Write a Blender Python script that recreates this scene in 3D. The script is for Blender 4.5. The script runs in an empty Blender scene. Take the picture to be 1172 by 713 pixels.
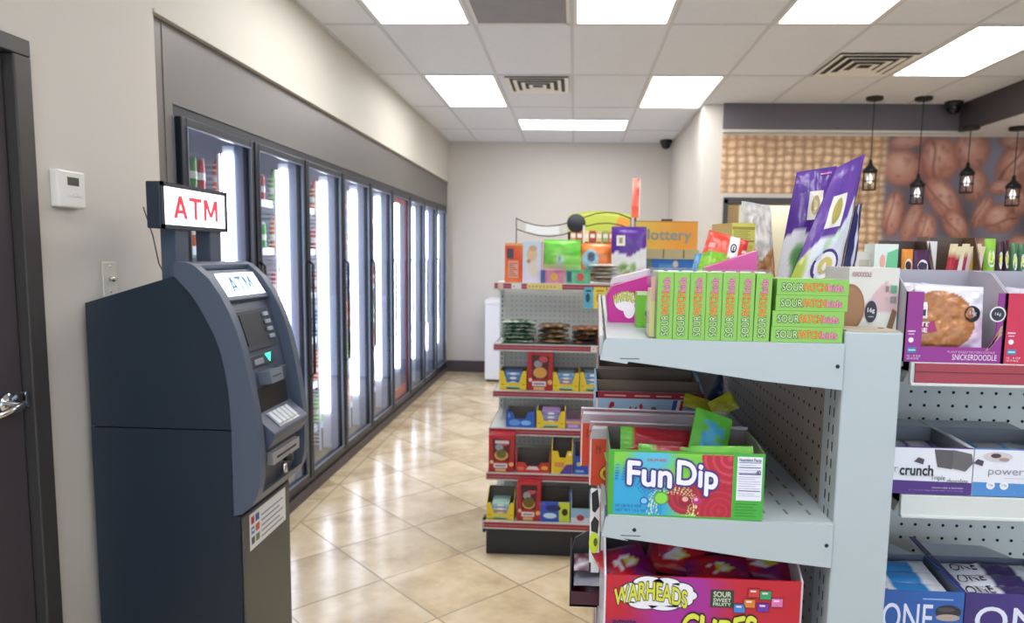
import bpy, math, random
from mathutils import Vector, Matrix
random.seed(7)
SC = bpy.context.scene
COL = SC.collection
PI = math.pi
# ------------------------------------------------------------------ camera numbers (metres, floor z = 0)
FPX, YAW, PITCH, ROLL = 798.17, -0.0493, -0.1052, 0.0163
PX, PY, CH = 30.9, 19.35, 1.557
_f = Vector((math.sin(YAW)*math.cos(PITCH), math.cos(YAW)*math.cos(PITCH), math.sin(PITCH)))
_r0 = Vector((math.cos(YAW), -math.sin(YAW), 0)); _u0 = _r0.cross(_f)
_r = _r0*math.cos(ROLL)+_u0*math.sin(ROLL); _u = _u0*math.cos(ROLL)-_r0*math.sin(ROLL)
def ray(u, v): return _f+_r*((u-586-PX)/FPX)-_u*((v-356.5-PY)/FPX)
def at(u, v, Y):                      # measured point of the place at depth Y
    d = ray(u, v); d = d*(Y/d.y); return Vector((d.x, d.y, d.z+CH))
def atz(u, v, z):
    d = ray(u, v); d = d*((z-CH)/d.z); return Vector((d.x, d.y, z))
H = 2.983
# ------------------------------------------------------------------ colours and materials
def lin(c):
    if isinstance(c, str):
        c = [int(c[i:i+2], 16)/255 for i in (0, 2, 4)]
    return tuple((x/12.92 if x <= .04045 else ((x+.055)/1.055)**2.4) for x in c[:3])
MATS = {}
def mat(name, col=None, rough=.5, metal=0, emit=0, noise=0, nscale=20, bump=0, bscale=60, spec=.5, coat=0, attr=False, alpha=1):
    if name in MATS: return MATS[name]
    m = bpy.data.materials.new(name); m.use_nodes = True
    nt = m.node_tree; n = nt.nodes; l = nt.links
    b = n['Principled BSDF']
    b.inputs['Roughness'].default_value = rough; b.inputs['Metallic'].default_value = metal
    b.inputs['Specular IOR Level'].default_value = spec; b.inputs['Coat Weight'].default_value = coat
    tc = n.new('ShaderNodeTexCoord')
    src = None
    if attr:
        a = n.new('ShaderNodeAttribute'); a.attribute_name = 'Col'; src = a.outputs['Color']
    else:
        r = n.new('ShaderNodeRGB'); r.outputs[0].default_value = (*lin(col), 1); src = r.outputs[0]
    if noise:
        t = n.new('ShaderNodeTexNoise'); t.inputs['Scale'].default_value = nscale; t.inputs['Detail'].default_value = 5
        l.new(tc.outputs['Object'], t.inputs['Vector'])
        mr = n.new('ShaderNodeMapRange'); mr.inputs['To Min'].default_value = 1-noise; mr.inputs['To Max'].default_value = 1+noise
        l.new(t.outputs['Fac'], mr.inputs['Value'])
        mx = n.new('ShaderNodeMix'); mx.data_type = 'RGBA'; mx.blend_type = 'MULTIPLY'; mx.inputs['Factor'].default_value = 1
        l.new(src, mx.inputs['A']); l.new(mr.outputs['Result'], mx.inputs['B']); src = mx.outputs['Result']
    l.new(src, b.inputs['Base Color'])
    if emit:
        l.new(src, b.inputs['Emission Color']); b.inputs['Emission Strength'].default_value = emit
    if bump:
        t = n.new('ShaderNodeTexNoise'); t.inputs['Scale'].default_value = bscale; t.inputs['Detail'].default_value = 4
        l.new(tc.outputs['Object'], t.inputs['Vector'])
        bp = n.new('ShaderNodeBump'); bp.inputs['Strength'].default_value = bump; bp.inputs['Distance'].default_value = .01
        l.new(t.outputs['Fac'], bp.inputs['Height']); l.new(bp.outputs['Normal'], b.inputs['Normal'])
    if alpha < 1: b.inputs['Alpha'].default_value = alpha
    MATS[name] = m; return m
CARD = mat('printed_card', attr=True, rough=.42, noise=.03)
GLOSS = mat('glossy_wrap', attr=True, rough=.24, noise=.04, bump=.25, bscale=35)
PLAIN = mat('painted_plastic', attr=True, rough=.45, noise=.02)
LIT = mat('backlit_print', attr=True, rough=.4, emit=1.6)
STEEL = mat('white_steel', 'CCD0CE', rough=.38, noise=.02, spec=.5)
STEELN = mat('white_steel_daylight_tint', 'AFB9BE', rough=.38, noise=.02)  # near copy of the white steel, dim bluish daylight put into its colour
BOARD = mat('pegboard_face', 'E6E6E2', rough=.6, noise=.03)
BOARDD = mat('pegboard_face_taupe', '9A928C', rough=.6, noise=.03)
HOLE = mat('peg_hole_dark', '26262A', rough=.9)
HOLEF = mat('peg_hole_grey', '8A8A8C', rough=.9)
RAIL = mat('red_price_rail', '971D2E', rough=.3, coat=.3)
NAVY = mat('dark_navy_metal', '1D2740', rough=.3, metal=.3, noise=.03)
BLACK = mat('black_metal', '17181B', rough=.4)
KICK = mat('black_kick_plate', '1B1D25', rough=.4, noise=.05)
CHROME = mat('chrome', 'D0D2D4', rough=.15, metal=1)
ATMD = mat('dark_blue_steel', '212D3B', rough=.42, noise=.05, nscale=4, bump=.03, bscale=300)
ATMB = mat('slate_plastic', '545E70', rough=.38, noise=.02, bump=.03, bscale=300)
ATMF = mat('slate_plastic_dark', '363C4A', rough=.4)
ATMI = mat('slate_plastic_inner', '4C5468', rough=.4, noise=.02)
ATMG = mat('grey_cabinet_steel', '54544F', rough=.45, noise=.03)
def glass(name, rough=.02, tint=(1, 1, 1), ior=1.45):
    m = bpy.data.materials.new(name); m.use_nodes = True; nt = m.node_tree; n = nt.nodes; l = nt.links
    n.remove(n['Principled BSDF'])
    tr = n.new('ShaderNodeBsdfTransparent'); tr.inputs[0].default_value = (*tint, 1)
    g = n.new('ShaderNodeBsdfGlossy'); g.inputs['Roughness'].default_value = rough
    lw = n.new('ShaderNodeLayerWeight'); pw = n.new('ShaderNodeMath'); pw.operation = 'POWER'; pw.inputs[1].default_value = 4.5
    l.new(lw.outputs['Facing'], pw.inputs[0]); fr = n.new('ShaderNodeMath'); fr.operation = 'MULTIPLY_ADD'; fr.inputs[1].default_value = .45; fr.inputs[2].default_value = .035
    l.new(pw.outputs[0], fr.inputs[0])
    mx = n.new('ShaderNodeMixShader'); l.new(fr.outputs[0], mx.inputs[0]); l.new(tr.outputs[0], mx.inputs[1]); l.new(g.outputs[0], mx.inputs[2])
    l.new(mx.outputs[0], n['Material Output'].inputs[0]); MATS[name] = m; return m
GLASS = glass('door_glass', .03, (.93, .95, 1))
CLEAR = glass('clear_wrap', .12, (.97, .97, .97), 1.35)
def emis(name, col, st):
    m = bpy.data.materials.new(name); m.use_nodes = True; nt = m.node_tree; n = nt.nodes
    n.remove(n['Principled BSDF']); e = n.new('ShaderNodeEmission'); e.inputs[0].default_value = (*col, 1); e.inputs[1].default_value = st
    nt.links.new(e.outputs[0], n['Material Output'].inputs[0]); MATS[name] = m; return m
TROFFER = emis('lit_ceiling_diffuser', (1, .99, .975), 7.0)
LED = emis('cooler_led_tube', (.84, .90, 1), 7.0)
# ------------------------------------------------------------------ mesh builder
_tc = {}
def tmesh(s, off=0.0, cond=0):
    k = (s, off)
    if k in _tc: return _tc[k]
    cu = bpy.data.curves.new('t', 'FONT'); cu.body = s; cu.size = 1; cu.offset = off; cu.resolution_u = 4
    ob = bpy.data.objects.new('t', cu); COL.objects.link(ob)
    dg = bpy.context.evaluated_depsgraph_get(); dg.update()
    me = bpy.data.meshes.new_from_object(ob.evaluated_get(dg))
    vs = [tuple(v.co[:2]) for v in me.vertices]; fs = [tuple(p.vertices) for p in me.polygons]
    bpy.data.objects.remove(ob); bpy.data.curves.remove(cu); bpy.data.meshes.remove(me)
    _tc[k] = (vs, fs); return _tc[k]
class MB:
    def __init__(s): s.v = []; s.f = []; s.m = []; s.c = []; s.s = []; s.mats = []
    def _mi(s, m):
        if m not in s.mats: s.mats.append(m)
        return s.mats.index(m)
    def add(s, vs, fs, m, col='FFFFFF', smooth=False, vcols=None):
        o = len(s.v); s.v += [tuple(p) for p in vs]; k = s._mi(m)
        lc = None if vcols else (*lin(col), 1)
        for f in fs:
            s.f.append(tuple(i+o for i in f)); s.m.append(k); s.s.append(smooth)
            s.c.append([vcols[i] for i in f] if vcols else [lc]*len(f))
        return s
    def box(s, a, b, m, col='FFFFFF', cols=None):
        x0, y0, z0 = a; x1, y1, z1 = b
        if x0 > x1: x0, x1 = x1, x0
        if y0 > y1: y0, y1 = y1, y0
        if z0 > z1: z0, z1 = z1, z0
        vs = [(x0,y0,z0),(x1,y0,z0),(x1,y1,z0),(x0,y1,z0),(x0,y0,z1),(x1,y0,z1),(x1,y1,z1),(x0,y1,z1)]
        return s.add(vs, [(0,3,2,1),(4,5,6,7),(0,1,5,4),(1,2,6,5),(2,3,7,6),(3,0,4,7)], m, col)
    def prism(s, poly, axis, a, b, m, col='FFFFFF', smooth=False):
        # poly in the two other axes (x: (y,z), y: (x,z), z: (x,y))
        def P(p, t): return {'x': (t, p[0], p[1]), 'y': (p[0], t, p[1]), 'z': (p[0], p[1], t)}[axis]
        n = len(poly); vs = [P(p, a) for p in poly]+[P(p, b) for p in poly]
        s.add(vs, [tuple(range(n)), tuple(range(2*n-1, n-1, -1))], m, col)
        return s.add(vs, [(i, i+n, (i+1) % n+n, (i+1) % n) for i in range(n)], m, col, smooth)
    def hexa(s, p, m, col='FFFFFF'):      # 8 corners, bottom 4 then top 4
        return s.add(p, [(0,3,2,1),(4,5,6,7),(0,1,5,4),(1,2,6,5),(2,3,7,6),(3,0,4,7)], m, col)
    def tube(s, path, r, m, col='FFFFFF', n=8):
        path = [Vector(p) for p in path]; vs = []; fs = []
        for i, p in enumerate(path):
            d = (path[min(i+1, len(path)-1)]-path[max(i-1, 0)]).normalized()
            a = d.cross(Vector((0, 0, 1)) if abs(d.z) < .9 else Vector((1, 0, 0))).normalized(); b = d.cross(a)
            rr = r[i] if isinstance(r, (list, tuple)) else r
            for k in range(n): vs.append(p+(a*math.cos(2*PI*k/n)+b*math.sin(2*PI*k/n))*rr)
        for i in range(len(path)-1):
            for k in range(n): fs.append((i*n+k, i*n+(k+1) % n, (i+1)*n+(k+1) % n, (i+1)*n+k))
        fs += [tuple(range(n-1, -1, -1)), tuple(range((len(path)-1)*n, len(path)*n))]
        return s.add(vs, fs, m, col, True)
    def lathe(s, prof, m, col='FFFFFF', n=16, c=(0, 0, 0), cols=None):
        vs = []; fs = []; vc = []
        for i, (r, z) in enumerate(prof):
            for k in range(n):
                vs.append((c[0]+r*math.cos(2*PI*k/n), c[1]+r*math.sin(2*PI*k/n), c[2]+z))
                if cols: vc.append((*lin(cols[i]), 1))
        for i in range(len(prof)-1):
            for k in range(n): fs.append((i*n+k, i*n+(k+1) % n, (i+1)*n+(k+1) % n, (i+1)*n+k))
        return s.add(vs, fs, m, col, True, vc or None)
    def build(s, name, parent=None, loc=None, rotz=0, bevel=0, rot=None):
        me = bpy.data.meshes.new(name); me.from_pydata(s.v, [], s.f)
        for m in s.mats: me.materials.append(m)
        me.polygons.foreach_set('material_index', s.m); me.polygons.foreach_set('use_smooth', s.s)
        ca = me.color_attributes.new('Col', 'FLOAT_COLOR', 'CORNER'); flat = []
        for c in s.c:
            for q in c: flat += q
        ca.data.foreach_set('color', flat); me.update()
        o = bpy.data.objects.new(name, me); COL.objects.link(o)
        if parent: o.parent = parent
        if loc is not None: o.location = loc
        if rot: o.rotation_euler = rot
        elif rotz: o.rotation_euler = (0, 0, rotz)
        if bevel:
            b = o.modifiers.new('bevel', 'BEVEL'); b.width = bevel; b.segments = 2; b.limit_method = 'ANGLE'; b.angle_limit = .7
        return o
class Face:
    """a printed face: o lower-left corner, r and u unit directions, w h size; normal r x u"""
    def __init__(s, mb, o, r, u, w, h, eps=.0004, m=None, disp=None):
        s.mb = mb; s.o = Vector(o); s.r = Vector(r).normalized(); s.u = Vector(u).normalized(); s.n = s.r.cross(s.u); s.w = w; s.h = h; s.e = eps; s.m = m or CARD; s.disp = disp
    def P(s, x, y, L): return s.o+s.r*(x*s.w)+s.u*(y*s.h)+s.n*(s.e*L+(s.disp(x, y) if s.disp else 0))
    def poly(s, pts, col, L=1):
        s.mb.add([s.P(x, y, L) for x, y in pts], [tuple(range(len(pts)))], s.m, col); return s
    def rect(s, x0, y0, x1, y1, col, L=1):
        if not s.disp: return s.poly([(x0, y0), (x1, y0), (x1, y1), (x0, y1)], col, L)
        return s.art(lambda a, b: col, 8, 8, L, (x0, y0, x1, y1))
    def ell(s, cx, cy, rx, ry, col, L=1, rot=0, n=24, a0=0, a1=2*PI):
        pts = []
        k = n if a1-a0 > 6.2 else n+1
        for i in range(k):
            t = a0+(a1-a0)*i/n; x = rx*math.cos(t); y = ry*math.sin(t)
            pts.append((cx+(x*math.cos(rot)-y*math.sin(rot)*s.h/s.w*1.0), cy+(x*math.sin(rot)*s.w/s.h+y*math.cos(rot))))
        return s.poly(pts, col, L)
    def disc(s, cx, cy, r, col, L=1, n=24):   # round in metres, r as a fraction of h
        return s.ell(cx, cy, r*s.h/s.w, r, col, L, n=n)
    def art(s, fn, nx, ny, L=0.5, reg=(0, 0, 1, 1)):
        vs = []; vc = []; fs = []; x0, y0, x1, y1 = reg
        for j in range(ny+1):
            for i in range(nx+1):
                x = x0+(x1-x0)*i/nx; y = y0+(y1-y0)*j/ny
                vs.append(s.P(x, y, L)); vc.append((*lin(fn(x, y)), 1))
        for j in range(ny):
            for i in range(nx):
                a = j*(nx+1)+i; fs.append((a, a+1, a+nx+2, a+nx+1))
        s.mb.add(vs, fs, s.m, smooth=bool(s.disp), vcols=vc); return s
    def text(s, t, x0, y0, x1, y1, col, L=2, bold=0.0, up=False, out=None, obold=.05, warp=None, hsub=False):
        base, bfs = tmesh(t, 0.0)
        bx0 = min(p[0] for p in base); bx1 = max(p[0] for p in base); by0 = min(p[1] for p in base); by1 = max(p[1] for p in base)
        def put(dx, dy, c, LL):
            vs, fs = base, bfs; ps = []
            for x, y in vs:
                x += dx; y += dy
                a = (x-bx0)/(bx1-bx0); b = (y-by0)/(by1-by0)
                if warp: a, b = warp(a, b)
                if up: ps.append(s.P(x1-(x1-x0)*b, y0+(y1-y0)*a, LL))
                else: ps.append(s.P(x0+(x1-x0)*a, y0+(y1-y0)*b, LL))
            s.mb.add(ps, fs, s.m, c)
        L2 = L+1 if out else L
        if out:
            for k in range(10): a_ = k*PI/5; put(obold*math.cos(a_), obold*math.sin(a_), out, L+.05*k)
        put(0, 0, col, L2)
        if bold > .004:
            for k in range(4): a_ = k*PI/2+.4; put(bold*math.cos(a_), bold*math.sin(a_), col, L2+.06*(k+1))
        return s
# ------------------------------------------------------------------ things
def tag(o, label=None, cat=None, group=None, kind=None):
    if label: o['label'] = label
    if cat: o['category'] = cat
    if group: o['group'] = group
    if kind: o['kind'] = kind
    return o
def thing(name, label, cat, loc=(0, 0, 0), rotz=0, group=None, rot=None):
    o = bpy.data.objects.new(name, None); COL.objects.link(o); o.location = loc
    o.rotation_euler = rot if rot else (0, 0, rotz); o.empty_display_size = .05
    return tag(o, label, cat, group)
def struct(o, kind='structure'): o['kind'] = kind; return o
def kids(o): return [c for c in bpy.data.objects if c.parent == o]
def copy_tree(o, parent=None):
    c = o.copy(); COL.objects.link(c)
    if parent: c.parent = parent
    for ch in kids(o): copy_tree(ch, c)
    return c
def frame_face(mb, x0, x1, y, z0, z1, **k):     # a face looking towards -Y
    return Face(mb, (x0, y, z0), (1, 0, 0), (0, 0, 1), x1-x0, z1-z0, **k)
def hsh(i, j, k=0):
    x = math.sin(i*127.1+j*311.7+k*74.7)*43758.5453; return x-math.floor(x)
def vnoise(x, y, k=0):
    i, j = math.floor(x), math.floor(y); a, b = x-i, y-j; a = a*a*(3-2*a); b = b*b*(3-2*b)
    return (hsh(i, j, k)*(1-a)+hsh(i+1, j, k)*a)*(1-b)+(hsh(i, j+1, k)*(1-a)+hsh(i+1, j+1, k)*a)*b
def rgb(h): return tuple(int(h[i:i+2], 16)/255 for i in (0, 2, 4))
def mix(a, b, t): t = max(0, min(1, t)); return tuple(x*(1-t)+y*t for x, y in zip(a, b))
# ================================================================== ROOM
XL, YB = -1.64, 9.07
def floor_mat():
    m = bpy.data.materials.new('diagonal_tile_floor'); m.use_nodes = True; nt = m.node_tree; n = nt.nodes; l = nt.links
    b = n['Principled BSDF']; geo = n.new('ShaderNodeNewGeometry'); sep = n.new('ShaderNodeSeparateXYZ'); l.new(geo.outputs['Position'], sep.inputs[0])
    def M(op, a, c=None, d=None):
        q = n.new('ShaderNodeMath'); q.operation = op
        for i, t in enumerate((a, c, d)):
            if t is None: continue
            if isinstance(t, (int, float)): q.inputs[i].default_value = t
            else: l.new(t, q.inputs[i])
        return q.outputs[0]
    x = M('ADD', sep.outputs[0], .885); y = M('SUBTRACT', sep.outputs[1], 3.15); s = .466*math.sqrt(2)
    a = M('DIVIDE', M('ADD', x, y), s); c = M('DIVIDE', M('SUBTRACT', x, y), s)
    def edge(t):
        f = M('SUBTRACT', t, M('FLOOR', t)); return M('MINIMUM', f, M('SUBTRACT', 1.0, f))
    e = M('MULTIPLY', M('MINIMUM', edge(a), edge(c)), .466)
    eb = M('ABSOLUTE', M('ADD', sep.outputs[0], 1.55))
    inside = M('GREATER_THAN', sep.outputs[0], -1.55)
    # cross joints of the border strip
    yb = M('DIVIDE', sep.outputs[1], .466); eyb = M('MULTIPLY', edge(yb), .466)
    e2 = M('ADD', M('MULTIPLY', e, inside), M('MULTIPLY', eyb, M('SUBTRACT', 1.0, inside)))
    d = M('MINIMUM', e2, eb)
    g = n.new('ShaderNodeMapRange'); l.new(d, g.inputs['Value']); g.inputs['From Min'].default_value = .0025; g.inputs['From Max'].default_value = .0055
    # each tile its own tone
    cid = n.new('ShaderNodeCombineXYZ'); l.new(M('FLOOR', a), cid.inputs[0]); l.new(M('FLOOR', c), cid.inputs[1])
    wn = n.new('ShaderNodeTexWhiteNoise'); l.new(cid.outputs[0], wn.inputs['Vector'])
    off = n.new('ShaderNodeVectorMath'); off.operation = 'MULTIPLY_ADD'; l.new(wn.outputs['Color'], off.inputs[0]); off.inputs[1].default_value = (9, 9, 9); l.new(geo.outputs['Position'], off.inputs[2])
    n1 = n.new('ShaderNodeTexNoise'); n1.inputs['Scale'].default_value = 3.2; n1.inputs['Detail'].default_value = 7; n1.inputs['Roughness'].default_value = .6; l.new(off.outputs[0], n1.inputs['Vector'])
    n2 = n.new('ShaderNodeTexNoise'); n2.inputs['Scale'].default_value = 14; n2.inputs['Detail'].default_value = 6; l.new(off.outputs[0], n2.inputs['Vector'])
    r1 = n.new('ShaderNodeValToRGB'); l.new(n1.outputs['Fac'], r1.inputs[0]); cr = r1.color_ramp
    cr.elements[0].position = .3; cr.elements[0].color = (*lin('BBA483'), 1); cr.elements[1].position = .72; cr.elements[1].color = (*lin('ECDDC2'), 1)
    el = cr.elements.new(.5); el.color = (*lin('DAC5A2'), 1)
    r2 = n.new('ShaderNodeMapRange'); l.new(n2.outputs['Fac'], r2.inputs['Value']); r2.inputs['To Min'].default_value = .86; r2.inputs['To Max'].default_value = 1.12
    mx = n.new('ShaderNodeMix'); mx.data_type = 'RGBA'; mx.blend_type = 'MULTIPLY'; mx.inputs['Factor'].default_value = 1; l.new(r1.outputs[0], mx.inputs['A']); l.new(r2.outputs[0], mx.inputs['B'])
    tv = n.new('ShaderNodeMapRange'); l.new(wn.outputs['Value'], tv.inputs['Value']); tv.inputs['To Min'].default_value = .93; tv.inputs['To Max'].default_value = 1.05
    m3 = n.new('ShaderNodeMix'); m3.data_type = 'RGBA'; m3.blend_type = 'MULTIPLY'; m3.inputs['Factor'].default_value = 1; l.new(mx.outputs['Result'], m3.inputs['A']); l.new(tv.outputs[0], m3.inputs['B'])
    m2 = n.new('ShaderNodeMix'); m2.data_type = 'RGBA'; m2.inputs['A'].default_value = (*lin('A3917A'), 1); l.new(g.outputs[0], m2.inputs['Factor']); l.new(m3.outputs['Result'], m2.inputs['B'])
    l.new(m2.outputs['Result'], b.inputs['Base Color'])
    rr = n.new('ShaderNodeMapRange'); l.new(n2.outputs['Fac'], rr.inputs['Value']); rr.inputs['To Min'].default_value = .10; rr.inputs['To Max'].default_value = .26
    l.new(rr.outputs[0], b.inputs['Roughness'])
    bp = n.new('ShaderNodeBump'); bp.inputs['Strength'].default_value = .25; bp.inputs['Distance'].default_value = .004
    hh = M('ADD', g.outputs[0], M('MULTIPLY', n1.outputs['Fac'], .5)); l.new(hh, bp.inputs['Height']); l.new(bp.outputs[0], b.inputs['Normal'])
    return m
FLOORM = floor_mat()
WALL = mat('cream_wall_paint', 'D0CAC3', rough=.6, noise=.02, nscale=2, bump=.05, bscale=180)
WALLU = mat('pale_cream_paint', 'CCC8BE', rough=.6, noise=.02, nscale=2, bump=.05, bscale=180)
CEIL = mat('ceiling_tile', 'E4E8F0', rough=.8, noise=.05, nscale=40, bump=.2, bscale=160)
TBAR = mat('ceiling_grid_bar', 'CDD0D6', rough=.5)
HEAD = mat('brushed_grey_panel', '74706E', rough=.45, metal=.35, noise=.05, nscale=6)
BASEB = mat('vinyl_base_dark', '4C454A', rough=.5)
BAND = mat('soffit_grey_paint', '625D64', rough=.6, noise=.02)
BEAM = mat('beam_dark_paint', '453F43', rough=.6, noise=.02)
DOORM = mat('dark_door_laminate', '443F45', rough=.5, noise=.04, nscale=5)
DFRAME = mat('dark_door_frame', '403D3D', rough=.45, noise=.03)

mb = MB(); mb.box((-2.4, -4, -.1), (5.2, YB+.15, 0), FLOORM); struct(mb.build('floor'))
# ceiling with lay-in grid
GX, GY, GW, GL = -1.2677, 4.5026, .6096, 1.2192
LIGHTS = [(0, -1, 1, 0), (2, -1, 3, 0), (4, -1, 5, 0), (6, 0, 7, 1), (0, 1, 1, 2), (3, 1, 4, 2), (1, 2.5, 3, 3),
          (0, -4, 1, -3), (2, -4, 3, -3), (4, -4, 5, -3), (6, -3, 7, -2)]  # unseen panels behind the camera, added to light the room
mb = MB()
mb.box((XL, -4, H), (3.48, YB, H+.05), CEIL)
for i in range(0, 8):
    x = GX+GW*i; mb.box((x-.011, -4, H-.004), (x+.011, YB, H), TBAR)
for j in range(-6, 4):
    y = GY+GL*j; mb.box((XL, y-.011, H-.0045), (3.48, y+.011, H), TBAR)
y = GY+GL*2.5; mb.box((GX+GW, y-.011, H-.0045), (GX+3*GW, y+.011, H), TBAR)
mb.box((XL, -4, H-.006), (XL+.02, YB, H), TBAR); mb.box((XL, YB-.02, H-.006), (1.18, YB, H), TBAR)
struct(mb.build('ceiling'))
mb = MB(); mb.box((3.5305, -4, 2.735), (5.2, 6.765, 2.79), CEIL); struct(mb.build('ceiling_low'))
# left wall: solid up to the door, over the door, then to the cooler front; the cooler opening under the upper wall
mb = MB()
mb.box((XL-.14, -4, 0), (XL, 1.05, H), WALL); mb.box((XL-.14, 1.05, 2.13), (XL, 2.02, H), WALL); mb.box((XL-.14, 2.02, 0), (XL, 2.716, H), WALL)
struct(mb.build('wall_left'))
mb = MB(); mb.box((XL-.14, 2.716, 2.475), (XL, YB, H), WALLU); mb.box((XL-.05, 2.716, 2.462), (XL+.006, YB, 2.476), WALLU)
struct(mb.build('wall_left_upper'))
mb = MB(); mb.box((XL-.06, 2.716, 2.15), (XL-.022, YB, 2.466), HEAD); mb.box((XL-.06, 2.716, 0), (XL-.022, 2.862, 2.15), HEAD)
mb.box((XL-.022, 2.716, .0), (XL-.018, 2.725, 2.46), HEAD); mb.box((XL-.022, 2.80, 0), (XL-.019, 2.806, 2.46), HEAD)
struct(mb.build('trim_1'))
mb = MB(); mb.box((-2.4, YB, 0), (5.2, YB+.12, H+.1), WALL); struct(mb.build('wall_back'))
mb = MB(); mb.box((XL-.03, YB-.014, 0), (1.18, YB, .15), BASEB); struct(mb.build('baseboard_back', bevel=.003))
mb = MB(); mb.box((XL, 2.05, 0), (XL+.012, 2.716, .11), BASEB); struct(mb.build('baseboard_left', bevel=.003))
mb = MB(); mb.box((1.18, 6.765, 0), (1.355, YB, H), WALL); struct(mb.build('wall_right'))
# soffit band, beam, light trim below
mb = MB(); mb.box((1.355, 6.72, 2.745), (3.48, 6.765, H), BAND); struct(mb.build('trim_2'))
mb = MB(); mb.box((3.48, -4, 2.735), (3.53, 6.765, H+.02), BEAM); struct(mb.build('trim_3'))
mb = MB(); mb.box((1.355, 6.72, 2.722), (5.2, 6.765, 2.7449), WALLU); struct(mb.build('trim_4'))
# mural wall with doorway
MUR = mat('printed_mural', attr=True, rough=.5, noise=.04, nscale=60)
beans = []
for u, v, a, b, ang, sh in [(1076,182,22,24,-.2,.9),(1032,192,24,20,.3,.75),(1112,172,19,22,0,.8),(1163,190,20,26,.5,.9),(1079,228,30,15,.9,.85),
                            (1022,245,12,25,.12,.95),(1043,255,10,25,.3,.8),(1060,263,11,18,.1,1.0),(1093,258,19,12,.95,.95),(1124,243,9,19,.4,.85),
                            (1115,212,14,18,0,.8),(1145,250,20,16,-.2,1.0),(1166,232,13,14,0,.85),(1147,214,15,8,-.2,.7),(1040,161,22,9,-.2,.5),(1160,163,16,8,.1,.6),
                            (1170,285,20,14,.4,.9),(1130,282,18,9,.2,.8),(1190,210,22,16,.3,.8),(1215,250,20,24,.3,.9),(1095,292,16,10,.2,.7)]:
    p = at(u, v, 6.765); beans.append((p.x, p.z, a*6.6/798, b*6.6/798, -ang, sh))
def mural(x, z):
    cw, chh = .088, .072
    wx = x+.022*(vnoise(x*7, z*7, 3)-.5)+.014*(vnoise(x*23, z*23, 6)-.5); wz = z+.022*(vnoise(x*6, z*6, 5)-.5)+.014*(vnoise(x*21, z*21, 7)-.5)
    i, j = math.floor(wx/cw), math.floor(wz/chh); a, b = wx/cw-i, wz/chh-j
    zz, xx = wz/chh, wx/cw
    hv = math.sin(PI*a)**.55*(.52+.48*math.sin(PI*(zz+i))); hh = math.sin(PI*b)**.55*(.52-.48*math.sin(PI*(xx+j)))*.86
    over = hv > hh; t = max(hv, hh)
    st = vnoise(x*(120 if over else 30), z*(30 if over else 120), 8)
    t = (t**1.7)*(.6+.7*st)*(.85+.3*hsh(i, j, 9))+.10*(vnoise(x*11, z*11, 2)-.5)
    bur = mix(rgb('8E6848'), rgb('ECCCA8'), t*1.15+.12)
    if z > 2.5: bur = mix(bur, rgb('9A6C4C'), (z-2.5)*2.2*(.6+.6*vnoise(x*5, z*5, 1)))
    e = 2.865+.02*(vnoise(1, z*9, 2)-.5)
    if x < e-.03: return bur
    bg = mix(rgb('5A5560'), rgb('7F8296'), vnoise(x*2.2, z*2.2, 1)*1.3)
    bg = mix(bg, rgb('4A3B3E'), max(0, vnoise(x*3.1+4, z*3.1, 2)-.35)*1.2)
    c = bg
    for bx, bz, a, b, ang, sh in beans:
        dx, dz = x-bx, z-bz; ca, sa = math.cos(ang), math.sin(ang)
        p = (dx*ca+dz*sa)/a; q = (-dx*sa+dz*ca)/b; r = math.hypot(p, q)
        if r < 1.25:
            k = mix(rgb('D09882'), rgb('A05E4C'), min(1, r)**2); k = mix(k, rgb('ECC2B0'), max(0, .75-math.hypot(p+.2, q-.35))*1.0*sh)
            k = mix(k, rgb('744034'), max(0, vnoise(p*4+bx*9, q*4, 3)-.6)*1.2)
            cr = abs(p-.12*math.sin(q*3)+.30) if a <= b else abs(q-.12*math.sin(p*3)+.25)
            if cr < .12 and r < .95 and sh > .82: k = mix(k, rgb('5E3024'), .6*(1-cr/.12))
            k = mix(k, bg, .25*(1-sh)+.10)
            c = mix(c, k, (1.22-r)/.38)
    return mix(bur, c, (x-e+.03)/.06)
mb = MB(); W0 = 6.765
mb.box((1.355, W0, 2.11), (5.2, W0+.12, H), WALL); mb.box((2.13, W0, 0), (5.2, W0+.12, 2.11), WALL); mb.box((1.355, W0, 0), (1.392, W0+.12, 2.11), WALL)
def mpanel(x0, x1, z0, z1, st):
    f = Face(mb, (0, W0-.003, 0), (1, 0, 0), (0, 0, 1), 1, 1, eps=0, m=MUR)
    f.art(mural, max(2, int((x1-x0)/st)), max(2, int((z1-z0)/st)), 0, (x0, z0, x1, z1))
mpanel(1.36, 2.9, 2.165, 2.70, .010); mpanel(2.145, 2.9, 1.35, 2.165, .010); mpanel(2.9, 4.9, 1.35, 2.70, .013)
struct(mb.build('wall_mural'))
mb = MB()
for x0, x1 in ((1.392, 1.435), (2.085, 2.13)): mb.box((x0, W0-.02, 0), (x1, W0+.13, 2.11), DFRAME)
mb.box((1.392, W0-.02, 2.065), (2.13, W0+.13, 2.125), DFRAME)
struct(mb.build('door_2', bevel=.004))
BACKR = mat('back_room_panel', 'D8D4C0', rough=.6, noise=.03); TANP = mat('back_room_tan', 'A98F68', rough=.6, noise=.05)
mb = MB(); mb.box((1.2, 8.1, 0), (3.2, 8.15, 2.6), BACKR); mb.box((1.355, 6.9, 2.5), (3.2, 8.1, 2.55), BACKR); mb.box((3.15, 6.9, 0), (3.2, 8.1, 2.55), BACKR)
mb.box((1.42, 7.9, 0), (1.80, 8.1, 2.5), TANP); struct(mb.build('wall_back_room'))
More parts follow.
